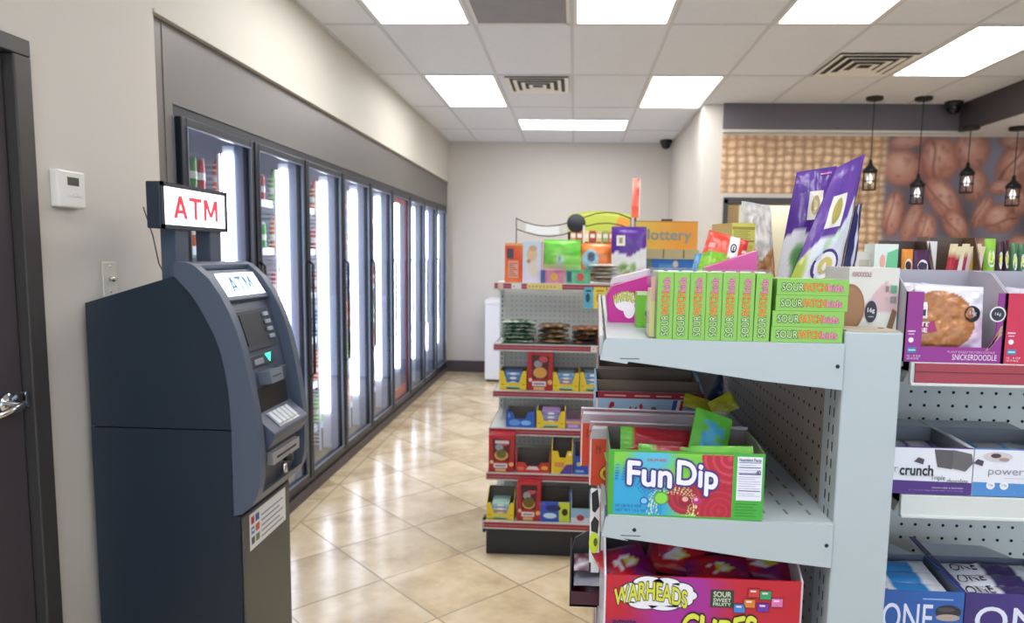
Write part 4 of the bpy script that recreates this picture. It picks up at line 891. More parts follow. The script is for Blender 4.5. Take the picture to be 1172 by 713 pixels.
# lottery box
yl = 3.98
p0, p1 = at(738, 285, yl), at(799, 253.5, yl); w, h = p1.x-p0.x, p0.z and (p1.z-p0.z)
lt = thing('lottery_display', 'orange lottery display box over a blue ticket stand', 'display', (p0.x, yl, zt))
m1 = MB(); m1.box((-.055, 0, p0.z-zt), (w, .09, p1.z-zt), CARD, '6A4A30'); f = Face(m1, (-.055, 0, p0.z-zt), (1, 0, 0), (0, 0, 1), w+.055, h)
f.art(lambda s, t: mix(rgb('E8C850'), rgb('E89C30'), s*1.5), 10, 4, .5); f.text('lottery', .20, .22, .90, .70, '8F9488', 2, bold=.03); f.rect(0, .96, 1, 1, 'C88828', 2); m1.build('sign_box', lt)
m1 = MB(); q0, q1 = at(735, 296, yl), at(799, 285.5, yl); w2 = q1.x-q0.x; m1.box((q0.x-p0.x, -.03, q0.z-zt), (q0.x-p0.x+w2, .09, p0.z-zt), CARD, 'B8AA80')
f = Face(m1, (q0.x-p0.x, -.03, q0.z-zt), (1, 0, 0), (0, 0, 1), w2, p0.z-q0.z)
for s in (.36, .72): f.rect(s, .1, s+.02, 1, '5A4A30', 1)
m1.build('ticket_ledge', lt)
m1 = MB(); m1.box((q0.x-p0.x, -.01, 0), (q0.x-p0.x+w2, .09, q0.z-zt), CARD, '2F78C8'); f = Face(m1, (q0.x-p0.x, -.01, 0), (1, 0, 0), (0, 0, 1), w2, q0.z-zt); f.poly([(.14, .1), (.2, .1), (.16, 1), (.1, 1)], '8A8858', 1); f.ell(.6, .8, .05, .14, 'D8C8B8', 1); f.rect(.3, .55, .55, .8, '5A98D8', 1); m1.build('ticket_stand', lt)
m1 = MB(); q = at(764, 251, yl); m1.box((q.x-.03-p0.x, .02, p1.z-zt), (q.x+.03-p0.x, .05, p1.z-zt+.012), BLACK); m1.build('clip', lt)
m1 = MB(); p0_, p1_ = at(703, 260, 4.75), at(721, 249, 4.75)
m1.prism([(p0_.x, p0_.z), (p1_.x, p0_.z-.0), (p1_.x, p1_.z-.01), (p0_.x+.03, p1_.z)], 'y', 4.75, 4.79, CARD, 'EFA23C')
m1.box((p0_.x+.04, 4.76, 0), (p0_.x+.06, 4.78, p0_.z), BLACK); m1.box((p0_.x-.03, 4.7, 0), (p0_.x+.13, 4.84, .015), BLACK)
tag(m1.build('small_sign'), 'small orange card sign on a thin stand, left of the red strip sign', 'sign')
# ================================================================== NEAR SHELF END (faces left)
NX0, NXB, NY0, NY1 = .048, .44, 1.122, 2.36
nr = thing('gondola_shelf', 'white shelf unit nearest the camera, open to the left, with taupe pegboard', 'shelf unit', (.26, 1.7, 0))
mb = MB(); mb.box((NXB, 1.2, .12), (NXB+.02, NY1, 1.40), BOARDD); peg(mb, (NXB, NY1-.01, .14), (0, -1, 0), (0, 0, 1), NY1-1.22, 1.25, sp=.0305, rad=.0036); loc_build(mb, 'back_panel', nr)
mb = MB(); mb.box((.432, 1.125, 0), (.523, 1.2, 1.443), STEELN); slots(mb, (.432, 1.150, .1), (0, 0, 1), (-1, 0, 0), (0, 1, 0), 1.3, wd=.004); slots(mb, (.432, 1.168, .1), (0, 0, 1), (-1, 0, 0), (0, 1, 0), 1.3, wd=.004); loc_build(mb, 'upright', nr, .0025)
mb = MB(); mb.box((.432, NY1, 0), (.49, NY1+.06, 1.443), STEELN); loc_build(mb, 'upright', nr, .0025)
mb = MB(); mb.box((.435, 1.129, 1.4435), (.520, 1.197, 1.4455), mat('tan_cap', 'B9AC9A', rough=.5))
for x in (.444, .508): mb.tube([(x, 1.175, 1.4455), (x, 1.175, 1.446)], .005, HOLE, n=10)
loc_build(mb, 'top_cap', nr)
mb = MB(); mb.box((NXB+.002, 1.3, 1.40), (NXB+.03, NY1, 1.42), STEELN); loc_build(mb, 'top_rail', nr)
NS = [1.424, 1.128, .872, .60, .34]
for k, z in enumerate(NS):
    m1 = MB(); x0 = NX0 if k == 0 else .058
    sk = .040; m1.hexa([(x0+.006, NY0+.004, z-.018), (NXB-.001, NY0+.004, z-.018), (NXB-.001, NY1-.004, z-.018), (x0+.006+sk, NY1-.004, z-.018), (x0+.006, NY0+.004, z), (NXB-.001, NY0+.004, z), (NXB-.001, NY1-.004, z), (x0+.006+sk, NY1-.004, z)], STEELN)
    if k == 1:
        for i in range(9):
            for j in range(26): m1.box((.10+i*.038, 1.16+j*.045, z+.0001), (.104+i*.038, 1.18+j*.045, z+.0008), mat('shelf_louvre', '7C7A78', rough=.5))
    s = loc_build(m1, 'shelf', nr)
    for y in (NY0, NY1-.004):
        x0_ = x0; x0 = x0+(sk if y > NY0 else 0)
        m1 = MB(); m1.prism([(x0-.004, z-.034), (x0+.002, z-.004), (x0+.008, z+.002), (.430, z-.002), (.430, z-.074), (.30, z-.062), (.17, z-.045), (.09, z-.036), (x0+.04, z-.040)], 'y', y-.003, y+.004, STEELN)
        if y == NY0:
            for hx, hz in ([(.421, z-.036), (x0+.05, z-.021)] if k else [(.421, z-.036)]): m1.tube([(hx, y-.0034, hz), (hx, y-.003, hz)], .0035, HOLE, n=10)
            m1.box((x0+.028, y-.0036, z-.0315), (x0+.060, y-.003, z-.0305), HOLE)
        loc_build(m1, 'side_bracket', s, .001); x0 = x0_
    def skb(xa, xb, za, zb, ma): m1.hexa([(xa, NY0+.01, za), (xb, NY0+.01, za), (xb+sk, NY1-.01, za), (xa+sk, NY1-.01, za), (xa, NY0+.01, zb), (xb, NY0+.01, zb), (xb+sk, NY1-.01, zb), (xa+sk, NY1-.01, zb)], ma)
    m1 = MB(); skb(x0-.005, x0+.001, z-.030, z+.004, STEELN); skb(x0-.0065, x0-.005, z-.026, z, RAIL); loc_build(m1, 'price_rail', s)
m1 = MB(); m1.box((.02, NY0+.01, 0), (NXB, NY1, .14), KICK); m1.box((.0, NY0, .142), (NXB, NY1, .165), STEELN); loc_build(m1, 'base_deck', nr, .002)
# ---- facing shelf run at right
RX0, RX1, RYF, RYB = .567, 2.0, 1.18, 1.50
rg = thing('gondola_shelf', 'white pegboard shelf unit facing the camera at the right edge', 'shelf unit', (1.25, 1.5, 0))
mb = MB(); mb.box((.465, RYB, .12), (RX1, RYB+.025, 1.36), BOARD); peg(mb, (.475, RYB, .13), (1, 0, 0), (0, 0, 1), 1.5, 1.24, sp=.0292, rad=.0034, x0=.012, z0=.012); loc_build(mb, 'back_panel', rg)
mb = MB(); mb.box((RX1, RYB-.02, 0), (RX1+.03, RYB+.04, 1.38), STEEL); loc_build(mb, 'upright', rg)
RS = [(1.390, .567), (1.162, .567), (.885, .55), (.60, .55), (.33, .55)]
for k, (z, x0) in enumerate(RS):
    m1 = MB(); m1.box((x0, RYF+.01, z-.02), (RX1, RYB-.001, z-.0008), STEEL); m1.prism([(RYF+.005, z-.002), (RYB-.001, z-.002), (RYB-.001, z-.06), (RYF+.03, z-.04)], 'x', x0, x0+.003, STEEL)
    m1.box((x0-.003, RYF, z-.036), (RX1, RYF+.008, z-.001), STEEL); m1.box((x0-.003, RYF-.004, z-.040), (RX1, RYF+.008, z-.035), STEEL)
    s = loc_build(m1, 'shelf', rg, .001)
    if k == 0:
        mx_ = MB(); mx_.box((.466, 1.206, z-.012), (x0-.004, RYB-.001, z-.0008), STEEL); loc_build(mx_, 'shelf_filler', s)
        m1 = MB(); m1.box((x0+.003, RYF-.003, z-.0345), (RX1, RYF-.0002, z-.002), RAIL); m1.box((x0+.003, RYF-.0036, z-.017), (RX1, RYF-.003, z-.0155), mat('rail_line', '6E1420', rough=.4)); loc_build(m1, 'price_rail', s)
m1 = MB(); m1.box((.55, RYF, 0), (RX1, RYB, .12), KICK); loc_build(m1, 'base_deck', rg)
for z in (1.390, .9):
    m1 = MB(); m1.box((.475, RYB+.026, z-.02), (RX1, 1.92, z-.0008), STEEL); m1.box((.475, 1.92, z-.036), (RX1, 1.925, z), RAIL); loc_build(m1, 'shelf', rg)
# ================================================================== GOODS ON THE TOP SHELF
ZT = 1.4245
LIME = '80B44E'
def sp_art(f):      # upright spine, text reads upward
    f.rect(.0, .0, 1, 1, '86BC52', .3)
    f.text('SOUR', .27, .06, .73, .36, 'CDE8A8', 1, bold=.0, up=True, out='1A4426', obold=.075)
    f.text('PATCH', .27, .38, .73, .70, 'F0943A', 1, bold=.01, up=True, out='A83A24', obold=.055)
    f.text('kids', .30, .72, .74, .92, 'E88AB0', 1, bold=.01, up=True, out='9A3A70', obold=.05)
def sp_art_h(f):
    f.rect(.0, .0, 1, 1, '86BC52', .3)
    f.text('SOUR', .07, .27, .37, .74, 'CDE8A8', 1, bold=.0, out='1A4426', obold=.075)
    f.text('PATCH', .385, .27, .69, .74, 'F0943A', 1, bold=.01, out='A83A24', obold=.055)
    f.text('kids', .71, .27, .92, .72, 'E88AB0', 1, bold=.01, out='9A3A70', obold=.05)
vm = carton_mesh(.0248, .070, .108, LIME, sp_art, top=lambda f: f.rect(.1, .06, .9, .94, 'A4D868', 1))
first = None
plc = ['leftmost', 'second', 'third', 'fourth', 'fifth', 'sixth', 'rightmost']
for k in range(7):
    if first is None: o = first = vm.build('candy_box', bevel=.0008)
    else: o = first.copy(); COL.objects.link(o)
    o.location = (.1345+k*.0257, 1.128+.0006*(k % 2), ZT)
    o.rotation_euler = (0, (.012 if k == 6 else 0), 0)
    tag(o, '%s lime green sour candy box%s in the upright row' % (plc[k], '' if k in (0, 6) else ' from the left'), 'candy box', 'lime green candy boxes, upright')
hm = carton_mesh(.112, .070, .0248, LIME, sp_art_h, top=lambda f: f.rect(.05, .1, .95, .9, 'A4D868', 1)); first = None
hp = [(.3165, 0, 'lowest'), (.3175, .0252, 'second lowest'), (.3215, .0504, 'second highest'), (.3222, .0756, 'topmost')]
for x, dz, nm in hp:
    if first is None: o = first = hm.build('candy_box', bevel=.0008)
    else: o = first.copy(); COL.objects.link(o)
    o.location = (x, 1.127, ZT+dz)
    tag(o, '%s lime green sour candy box in the flat stack by the white post' % nm, 'candy box', 'lime green candy boxes, lying flat')
# clear tray of small tubs behind the green boxes
t = thing('clear_tray', 'clear plastic tray of round tubs behind the upright green boxes', 'tray', (.235, 1.235, ZT))
m1 = MB(); m1.box((-.10, -.032, 0), (.10, .032, .002), CLEAR)
for a, b in (((-.10, -.032, 0), (.10, -.031, .112)), ((-.10, .031, 0), (.10, .032, .112)), ((-.10, -.032, 0), (-.099, .032, .112)), ((.099, -.032, 0), (.10, .032, .112))): m1.box(a, b, CLEAR)
m1.box((-.103, -.035, .112), (.103, .035, .1135), CLEAR); m1.build('clear_box', t)
c0 = None
for i in range(8):
    m1 = MB()
    if c0 is None:
        m1.lathe([(0, 0), (.010, 0), (.0105, .09), (.0112, .092), (.0112, .104), (.009, .107), (0, .107)], GLOSS, n=14, cols=['3E9048', '3E9048', '58A858', 'D8DCD8', 'D8DCD8', 'E8ECE8', 'E8ECE8']); o = m1.build('candy_tub'); c0 = o
    else: o = c0.copy(); COL.objects.link(o)
    o.location = (.235-.0875+i*.025, 1.235, ZT+.0022); tag(o, '%s small silver capped tub in the clear tray behind the green boxes' % (ORD+['tenth'])[i], 'tub', 'tubs in the clear tray')
m1 = MB(); m1.box((0, 0, 0), (.0108, .064, .112), CLEAR); m1.box((.002, .02, .001), (.0105, .060, .08), CARD, 'D8D080'); m1.box((.003, .0195, .06), (.0105, .020, .10), CARD, 'E0A898')
place(m1, 'clear_sleeve', 'clear plastic sleeve with yellow print at the left end of the green row', 'sleeve', loc=(.1228, 1.131, ZT))
# magenta boxes with word arc and cloud (no figure)
def warp_arc(k): return lambda a, b: (a, b*(.62+.38*math.sin(PI*a)) + k*(math.sin(PI*a)) - k*.2)
def a_war(f):
    f.rect(0, 0, 1, 1, 'B8288A', .3); f.ell(.55, .52, .34, .26, 'EDE6F0', 1, rot=-.1); f.ell(.72, .44, .18, .22, 'EDE6F0', 1.2)
    f.text('WARHEADS', .18, .40, .92, .72, 'D8D83A', 2, bold=.02, out='2A2030', obold=.05, warp=lambda a, b: (a, b*.8+.3*math.sin(PI*a)-.05))
p = (.0705, 1.40)
m1 = MB(); w = .088
m1.prism([(0, 0), (w, 0), (w, .098), (.006, .072), (-.006, .05)], 'y', 0, .05, CARD, 'B0267E'); f = Face(m1, (0, 0, 0), (1, 0, 0), (0, 0, 1), w, .085); f.poly([(.0, .6), (.0, 0), (1, 0), (1, 1.12), (.07, .83)], 'BE2C90', .3)
f.ell(.36, .50, .24, .22, 'EDE6F0', 1, rot=.3); f.ell(.46, .30, .13, .2, 'EDE6F0', 1.2)
f.text('WARHEADS', .09, .42, .62, .70, 'D8D83A', 2, bold=.02, out='2A2030', obold=.05, warp=lambda a, b: (a, b*.8+.35*math.sin(PI*a*.9)))
place(m1, 'candy_box', 'magenta sour candy box with arched yellow word, at the shelf corner', 'candy box', loc=(p[0], p[1], ZT), rotz=.0)
m1 = carton_mesh(.040, .04, .066, '74B83C', lambda f: (f.rect(0, 0, 1, 1, '6FB838', .3), f.rect(0, .92, 1, 1, 'C8DCA8', 1), f.poly([(.62, .25), (.9, .2), (.95, .8), (.7, .7)], '2A2A24', 1), f.ell(.5, .4, .12, .1, '3F7A30', 1), f.rect(.8, .5, .98, .7, '8A4030', 2)))
place(m1, 'candy_box', 'small green candy box before the magenta one, left of green row', 'candy box', loc=(.118, 1.31, ZT))
# tilted stack of cartons above the magenta box
zs = ZT+.0
for k, (yy, x0, x1, vb, vt, c, c2, lab) in enumerate([(1.50, 702, 746, 0, 329, 'D8D0DC', 'C83A24', 'white and red candy box leaning behind the magenta box'), (1.58, 700, 744, 0, 318, 'D4C8D4', 'A82878', 'white and purple candy box at the back of the shelf corner')]):
    a, b = X(x0, yy, 330), X(x1, yy, 330); hL = at(x0, vt, yy).z-ZT; hR = at(x1, vt-(14 if k == 0 else 10), yy).z-ZT
    m1 = MB(); m1.prism([(0, 0), (b-a, 0), (b-a, hR), (.004, hL), (0, hL-.01)], 'y', 0, .06, CARD, c)
    f = Face(m1, (0, 0, 0), (1, 0, 0), (0, 0, 1), b-a, hL); s = hR/hL
    f.poly([(.04, .55), (.62, .62+.35*(s-1)), (.62, .82+.62*(s-1)), (.04, .84)], c2, 1); f.poly([(.62, .60+.5*(s-1)), (.98, .55+.9*(s-1)), (.98, .74+.98*(s-1)), (.62, .80+.62*(s-1))], 'E8E4EC' if k == 0 else 'B84890', 2)
    if k == 0: f.ell(.8, .72+.75*(s-1), .07, .05, '502838', 3)
    place(m1, 'candy_box', lab, 'candy box', loc=(a, yy, ZT))
# candy bags behind the row
def f_redbag(s, t):
    if t < .42+.12*math.sin(s*5) and s < .62: return mix(rgb('A8D030'), rgb('58B028'), vnoise(s*8, t*14)*1.1)
    if s > .55 and s < .78: return rgb('E4E0E4')
    if s > .88: return rgb('E0D8DC') if (t*8) % 1 < .4 else rgb('C83038')
    return mix(rgb('D83A28'), rgb('E86850'), vnoise(s*5, t*5))
def d_red(d): d.ell(.66, .70, .085, .15, '2A3038', 1); d.ell(.66, .70, .05, .1, 'DCDCE4', 2); d.rect(.64, .62, .67, .80, '2A3038', 3); d.rect(.08, .62, .22, .74, 'F0A8A0', 1)
yy = 1.40
bl, br, tr, tl = at(790, 330, yy), at(848, 322, yy), at(857, 276, yy+.03), at(812, 263, yy+.03)
bl.z -= .03; br.z -= .03
bl = at(779, 373, yy); br = at(836, 373, yy); bl.z = br.z = ZT+.002
def quadbag(c, th, fn, name, label, cat='bag', decals=None, back='888888', seed=0, **k):
    m = pouchq(*c, th, fn, 30, 34, k.pop('gus', 0), back=back, decals=decals, seed=seed, **k); return recenter(tag(m.build(name), label, cat))
def f_red2(s, t): return f_redbag(s, (t-.55)/.45) if t > .55 else mix(rgb('58B028'), rgb('A8D030'), vnoise(s*8, t*8))
quadbag((bl, br, tr, tl), .03, f_red2, 'candy_bag', 'red, green and white candy bag tilted behind the green row', decals=lambda d: (d.ell(.66, .86, .075, .055, '2A3038', 1), d.ell(.66, .86, .045, .036, 'DCDCE4', 2), d.rect(.645, .835, .675, .885, '2A3038', 3), d.rect(.08, .82, .22, .87, 'F0A8A0', 1)), back='A03028', seal=.03)
# pink box, tilted top
a, b = at(806, 373, 1.33), at(863, 373, 1.33); zl, zr = at(812, 306, 1.33).z-ZT, at(861, 287, 1.33).z-ZT
m1 = MB(); m1.prism([(0, 0), (b.x-a.x, 0), (b.x-a.x, zr), (0, zl)], 'y', 0, .035, CARD, 'D0589C'); place(m1, 'candy_box', 'pink card box with sloping top behind the upright green row', 'box', loc=(a.x, 1.33, ZT))
bl, br = at(778, 373, 1.50), at(800, 373, 1.50); bl.z = br.z = ZT+.002
quadbag((bl, br, at(806, 289, 1.52), at(796, 291, 1.52)), .02, lambda s, t: mix(rgb('3F86D0'), rgb('8FC0E8'), vnoise(s*5, t*7)), 'candy_bag', 'blue candy bag corner left of the red tilted bag', back='3F70B8')
# yellow carton
yb_ = 1.62
x0, x1 = X(842, yb_, 300), X(871, yb_, 300); h = at(842, 255, yb_).z-ZT
def a_ylw(f):
    f.rect(0, 0, 1, 1, 'D8CE68', .3); f.rect(.02, .93, .98, .96, 'A89C40', 1); f.rect(.02, .80, .98, .815, '8A8438', 1)
    for i in range(5): f.rect(.08, .83+i*.02, .8-.1*(i % 2), .838+i*.02, '9A9450', 1)
    for i in range(12): f.rect(.08, .74-i*.05, .5+.12*(i % 3), .75-i*.05, '9A9450', 1)
    f.rect(.62, .5, .9, .76, 'C4B858', 1)
m1 = carton_mesh(x1-x0, .11, h, 'CFC45C', a_ylw, side=lambda f: (f.rect(0, 0, 1, 1, 'D0A838', .3), f.rect(.1, .2, .8, .9, 'D8B850', 1)), top=lambda f: f.rect(0, 0, 1, 1, 'DCC868', .4))
place(m1, 'tea_carton', 'pale yellow carton with fine print behind the pink box', 'box', loc=(x0-.012, yb_, ZT), rotz=.22)
# clear bag of nuts
bl, br = at(842, 373, 1.80), at(889, 373, 1.80); bl.z = br.z = ZT+.002
def f_nut(s, t):
    v = vnoise(s*14, t*26)
    if t < .52+.06*math.sin(s*9): return mix(rgb('8A5A38'), rgb('C89868'), v)
    return mix(rgb('D8D4D0'), rgb('A8A4A4'), max(0, v-.3)*1.3)
quadbag((bl, br, at(882, 236, 1.83), at(849, 230, 1.83)), .075, f_nut, 'nut_bag', 'clear bag of brown nuts with crumpled top, beside purple pouches', back='A88868', seed=5, gus=1, wr=.008)
# two big purple pouches
def f_big(s, t):
    e = .56+.06*math.sin(s*6.5+.4)+.12*(s-.3)
    if t > e: return mix(rgb('4A2488'), rgb('66409E'), vnoise(s*4, t*6))
    c = rgb('DCDDE4')
    for cx, cy, rx, ry, k in ((.30, .42, .18, .10, '4F8A48'), (.62, .50, .16, .08, '6AA058'), (.40, .30, .22, .10, '5A8A40'), (.5, .2, .3, .10, 'B8B848'), (.72, .36, .1, .08, '78A860'), (.3, .14, .2, .08, 'D8B83A')):
        r = math.hypot((s-cx)/rx, (t-cy)/ry)
        if r < 1: c = mix(rgb(k), c, r**4)
    return c
def d_bigA(d):
    d.rect(.36, .66, .70, .85, 'E6E0D6', 1); d.ell(.53, .755, .10, .065, 'B8A070', 2); d.ell(.53, .755, .05, .035, 'D8C8A0', 3); d.rect(.60, .955, .86, .965, 'D878B0', 1)
ya = 1.50
bl, br = at(879, 373, ya), at(935, 373, ya); bl.z = br.z = ZT+.002
quadbag((bl, br, at(958, 190, ya+.02), at(912, 197, ya+.02)), .05, f_big, 'fruit_pouch', 'rear big purple and white fruit pouch on the near shelf', 'pouch', d_bigA, '3A1F70', gus=1, seal=.03)
def f_big2(s, t):
    e = .40+.36*s+.05*math.sin(s*8)
    if t > e: return mix(rgb('55308F'), rgb('7450A2'), vnoise(s*4, t*6))
    c = mix(rgb('DCDDE4'), rgb('B8BED0'), s*.5)
    for cx, cy, rx, ry, k in ((.45, .50, .10, .05, 'B8D0B0'), (.62, .56, .10, .04, 'B8D0B0'), (.12, .16, .16, .14, 'D8B83A'), (.05, .30, .14, .2, 'A8B848')):
        r = math.hypot((s-cx)/rx, (t-cy)/ry)
        if r < 1: c = mix(rgb(k), c, r**4)
    if s > .93: c = rgb('2C2860')
    return c
def d_bigB(d):
    d.rect(.22, .60, .60, .80, 'E0DAD2', 1); d.ell(.42, .70, .11, .08, 'B0A058', 2); d.ell(.52, .37, .27, .098, '4A3A78', 1); d.ell(.52, .37, .22, .08, 'E4E2E8', 2); d.ell(.52, .37, .14, .05, 'C8B868', 3); d.ell(.53, .36, .08, .028, 'E8E4E0', 4)
    d.rect(.62, .20, .92, .27, '8A2838', 1); d.rect(.66, .215, .86, .255, 'B88890', 2)
    for i in range(5): d.rect(.55+i*.075, .06, .60+i*.075, .18, '6A80B8' if i % 2 else '3F4F90', 1)
yc = 1.38
bl, br = at(882, 373, yc), at(950, 373, yc+.02); bl.z = br.z = ZT+.002
quadbag((bl, br, at(990, 176, yc+.05), at(957, 192, yc+.02)), .035, f_big2, 'fruit_pouch', 'front big purple and white fruit pouch with round seal', 'pouch', d_bigB, '262457', gus=1, seal=.03)
# the dark side panel of the front pouch: its gusset, seen beside it
bl, br = at(952, 373, yc+.05), at(968, 373, yc+.09); bl.z = br.z = ZT+.002
quadbag((bl, br, at(987, 232, yc+.10), at(979, 236, yc+.07)), .012, lambda s, t: rgb('C8CCDC') if .35 < s < .62 else rgb('22225A'), 'fruit_pouch', 'dark side gusset of the front purple pouch, added as a separate piece', 'pouch', None, '22225A', gus=1)
# ================================================================== GOODS ON THE SECOND SHELF (near)
Z2 = 1.1285
def fd_art(f):
    def fn(s, t):
        c = mix(rgb('6CC038'), rgb('9CD050'), vnoise(s*7, t*4))
        b = max(0, 1-math.hypot((s-.10)/.42, (t-.15)/.7)); b2 = max(0, 1-math.hypot((s-.28)/.18, (t-.9)/.3)); c = mix(c, rgb('2FA0D0'), b*2.6); c = mix(c, rgb('58B8D8'), b2*2)
        for cx, cy, r, k in ((.80, .18, .22, 'A81830'), (.63, .82, .0, 'A81830'), (.50, .32, .12, 'A02038'), (.72, .12, .16, 'B01C34')):
            d = math.hypot((s-cx), (t-cy)*.44)
            if d < r:
                c = mix(rgb(k), rgb('C83850'), .5*(math.sin(d*160) > .55))
        d = math.hypot(s-.78, (t-.92)*.44)
        if d < .18: c = rgb('B02038') if t < .97 else c
        if d < .18 and int(d*60) % 3 == 0: c = rgb('C84050')
        d = math.hypot(s-.98, (t-.95)*.44)
        if d < .13: c = rgb('5A3A98')
        d = math.hypot(s-.05, (t-.1)*.44)
        if .20 < d < .30 and int(d*110) % 2 == 0 and int(math.atan2(t-.1, s-.05)*24) % 2: c = rgb('1F6AB0')
        d = math.hypot(s-.42, (t-.15)*.44)
        if .09 < d < .17 and int(d*120) % 2 == 0 and int(math.atan2(t-.15, s-.42)*22) % 2: c = rgb('D8E8A0')
        return c
    f.rect(0, 0, 1, 1, '48A02E', .2); f.art(fn, 150, 66, .5, (.035, .03, .80, .97))
    f.ell(.345, .29, .048, .10, '4E9A28', 2); f.ell(.345, .29, .040, .085, '86D048', 3); f.rect(.347, .38, .353, .44, '3A6020', 3); f.ell(.235, .24, .028, .055, '2458A8', 2); f.ell(.235, .24, .02, .042, '7FC0F0', 3)
    f.ell(.50, .26, .042, .085, '90182C', 2); f.ell(.50, .29, .02, .04, 'E8A8A0', 3); f.ell(.575, .27, .03, .06, 'B83078', 2); f.ell(.57, .29, .013, .025, 'F0B0D8', 3)
    w = lambda a, b: (a, b-.20*a)
    f.text('Fun', .125, .47, .405, .82, 'ECEAF4', 4, bold=.03, out='3A2A88', obold=.085, warp=lambda a, b: (a, b-.10*a+.05))
    f.text('Dip', .445, .40, .70, .86, 'ECEAF4', 4, bold=.03, out='3A2A88', obold=.085, warp=lambda a, b: (a, b-.14*a+.02))
    f.text('LIK-M-AID', .25, .845, .37, .885, 'C82838', 4, bold=.01)
    f.text('10 LB 0.5 OZ', .05, .14, .22, .18, '1F4890', 3); f.text('NET WT 13.5 OZ', .05, .07, .25, .11, '1F4890', 3)
    f.rect(.80, 0, 1, 1, '44A83A', 1); f.rect(.825, .30, .985, .955, 'E6E6F2', 2)
    f.text('Nutrition Facts', .835, .885, .975, .935, '22225A', 3, bold=.012)
    for i, (yy, th) in enumerate([(.865, .008), (.83, .004), (.79, .012), (.755, .004), (.72, .004), (.69, .018), (.65, .004), (.62, .004), (.585, .004), (.55, .004), (.515, .004), (.48, .004), (.44, .012), (.40, .004), (.37, .004)]): f.rect(.835, yy, .975-.03*(i % 3 == 1), yy+th, '3A3A78', 3)
    f.text('40', .945, .70, .975, .755, '22225A', 3.5, bold=.02)
    for i in range(5): f.rect(.82, .24-i*.045, .96-.02*(i % 2), .25-i*.045, '2A7A28', 2)
t = thing('candy_display_box', 'open green and blue powder candy box, nearest on the second shelf', 'candy box', (.0635, 1.126, Z2), rotz=-.012)
open_tray('box', t, .253, .135, .112, .118, '6F8A58', '7C736C', None, fd_art, t=.0018)
m1 = MB(); m1.hexa([(.003, .003, .112), (.05, .003, .112), (.05, .006, .112), (.003, .006, .112), (.003, -.001, .128), (.045, .0, .126), (.045, .002, .126), (.003, .002, .128)], CARD, 'B8C8B0')
def packet(x, y, z, w, h, rz, rx, fn, lab, grp, seed=0, th=.008, ry=0, name='candy_packet', cat='packet'):
    m = pouchq((-w/2, 0, 0), (w/2, 0, 0), (w/2, 0, h), (-w/2, 0, h), th, fn, 14, 14, back='60A838', seed=seed, wr=.002)
    o = m.build(name, loc=(x, y, z)); o.rotation_euler = (rx, ry, rz); return tag(o, lab, cat, grp)
fp_g = lambda s, t: rgb('50B0D8') if .25 < s < .8 and .2 < t < .85 and vnoise(s*6, t*6) > .25 else rgb('68C040')
fp_r = lambda s, t: rgb('A82030') if t > .3 and s > .15 else mix(rgb('68C040'), rgb('D8E8C0'), s*.3)
fp_l = lambda s, t: mix(rgb('5CB838'), rgb('86D050'), vnoise(s*4, t*8))
packet(.235, 1.205, 1.195, .075, .095, .25, -.35, fp_g, 'green and blue candy packet sticking up from the powder candy box', 'packets in the green box', 1, ry=.35)
packet(.150, 1.215, 1.195, .125, .060, .05, -.5, fp_r, 'red and green candy packet lying across the powder candy box, left', 'packets in the green box', 2, ry=.06)
packet(.195, 1.175, 1.172, .16, .060, -.03, -.35, lambda s, t: fp_r(s, t) if s < .45 else fp_l(s, t), 'long green packet with red end at the front of the powder candy box', 'packets in the green box', 3, ry=.05)
packet(.255, 1.150, 1.188, .105, .055, .02, -.2, fp_l, 'plain green packet at the right front of the powder candy box', 'packets in the green box', 4, ry=-.02)
packet(.12, 1.19, 1.172, .10, .055, .3, -.6, fp_r, 'green and red packet low at the left of the powder candy box', 'packets in the green box', 5, ry=-.1)
# orange-red boxes with white lids behind
for k, (xx, yy, lab) in enumerate([(.036, 1.275, 'orange red candy box with raised white lid, right behind the green box'), (.0205, 1.395, 'second orange red candy box with white lid, before the blue box')]):
    t = thing('candy_display_box', lab, 'candy box', (xx, yy, Z2-.012*0))
    wd = .285; bh = .089
    m1 = MB(); m1.box((0, 0, .0), (wd, .105, bh), CARD, 'D84A2C'); f = Face(m1, (0, 0, 0), (1, 0, 0), (0, 0, 1), wd, bh)
    f.text('36', .035, .76, .075, .86, '702018', 1); f.text('CT', .035, .68, .075, .74, '702018', 1); f.text('C', .07, .10, .17, .42, 'E8C030', 1, bold=.02, out='2A2018'); f.rect(0, .0, .01, 1, 'F0D8D0', 1); m1.build('box', t)
    m1 = MB(); z0 = bh
    m1.hexa([(0, .0, z0+.0), (wd, .0, z0+.002), (wd, .012, z0+.002), (0, .012, z0), (.004, -.012, z0+.022), (wd-.012 if k == 0 else wd-.03, -.006, z0+.020), (wd-.012 if k == 0 else wd-.03, .004, z0+.022), (.004, .0, z0+.025)], CARD, 'D4D4E0')
    m1.hexa([(0, .06, z0+.001), (wd, .06, z0+.001), (wd, .068, z0+.001), (0, .068, z0+.001), (.0, .03, z0+.024), (wd+.012, .03, z0+.020), (wd+.012, .036, z0+.022), (.0, .036, z0+.026)], CARD, 'DCDCE8'); m1.build('lid', t)
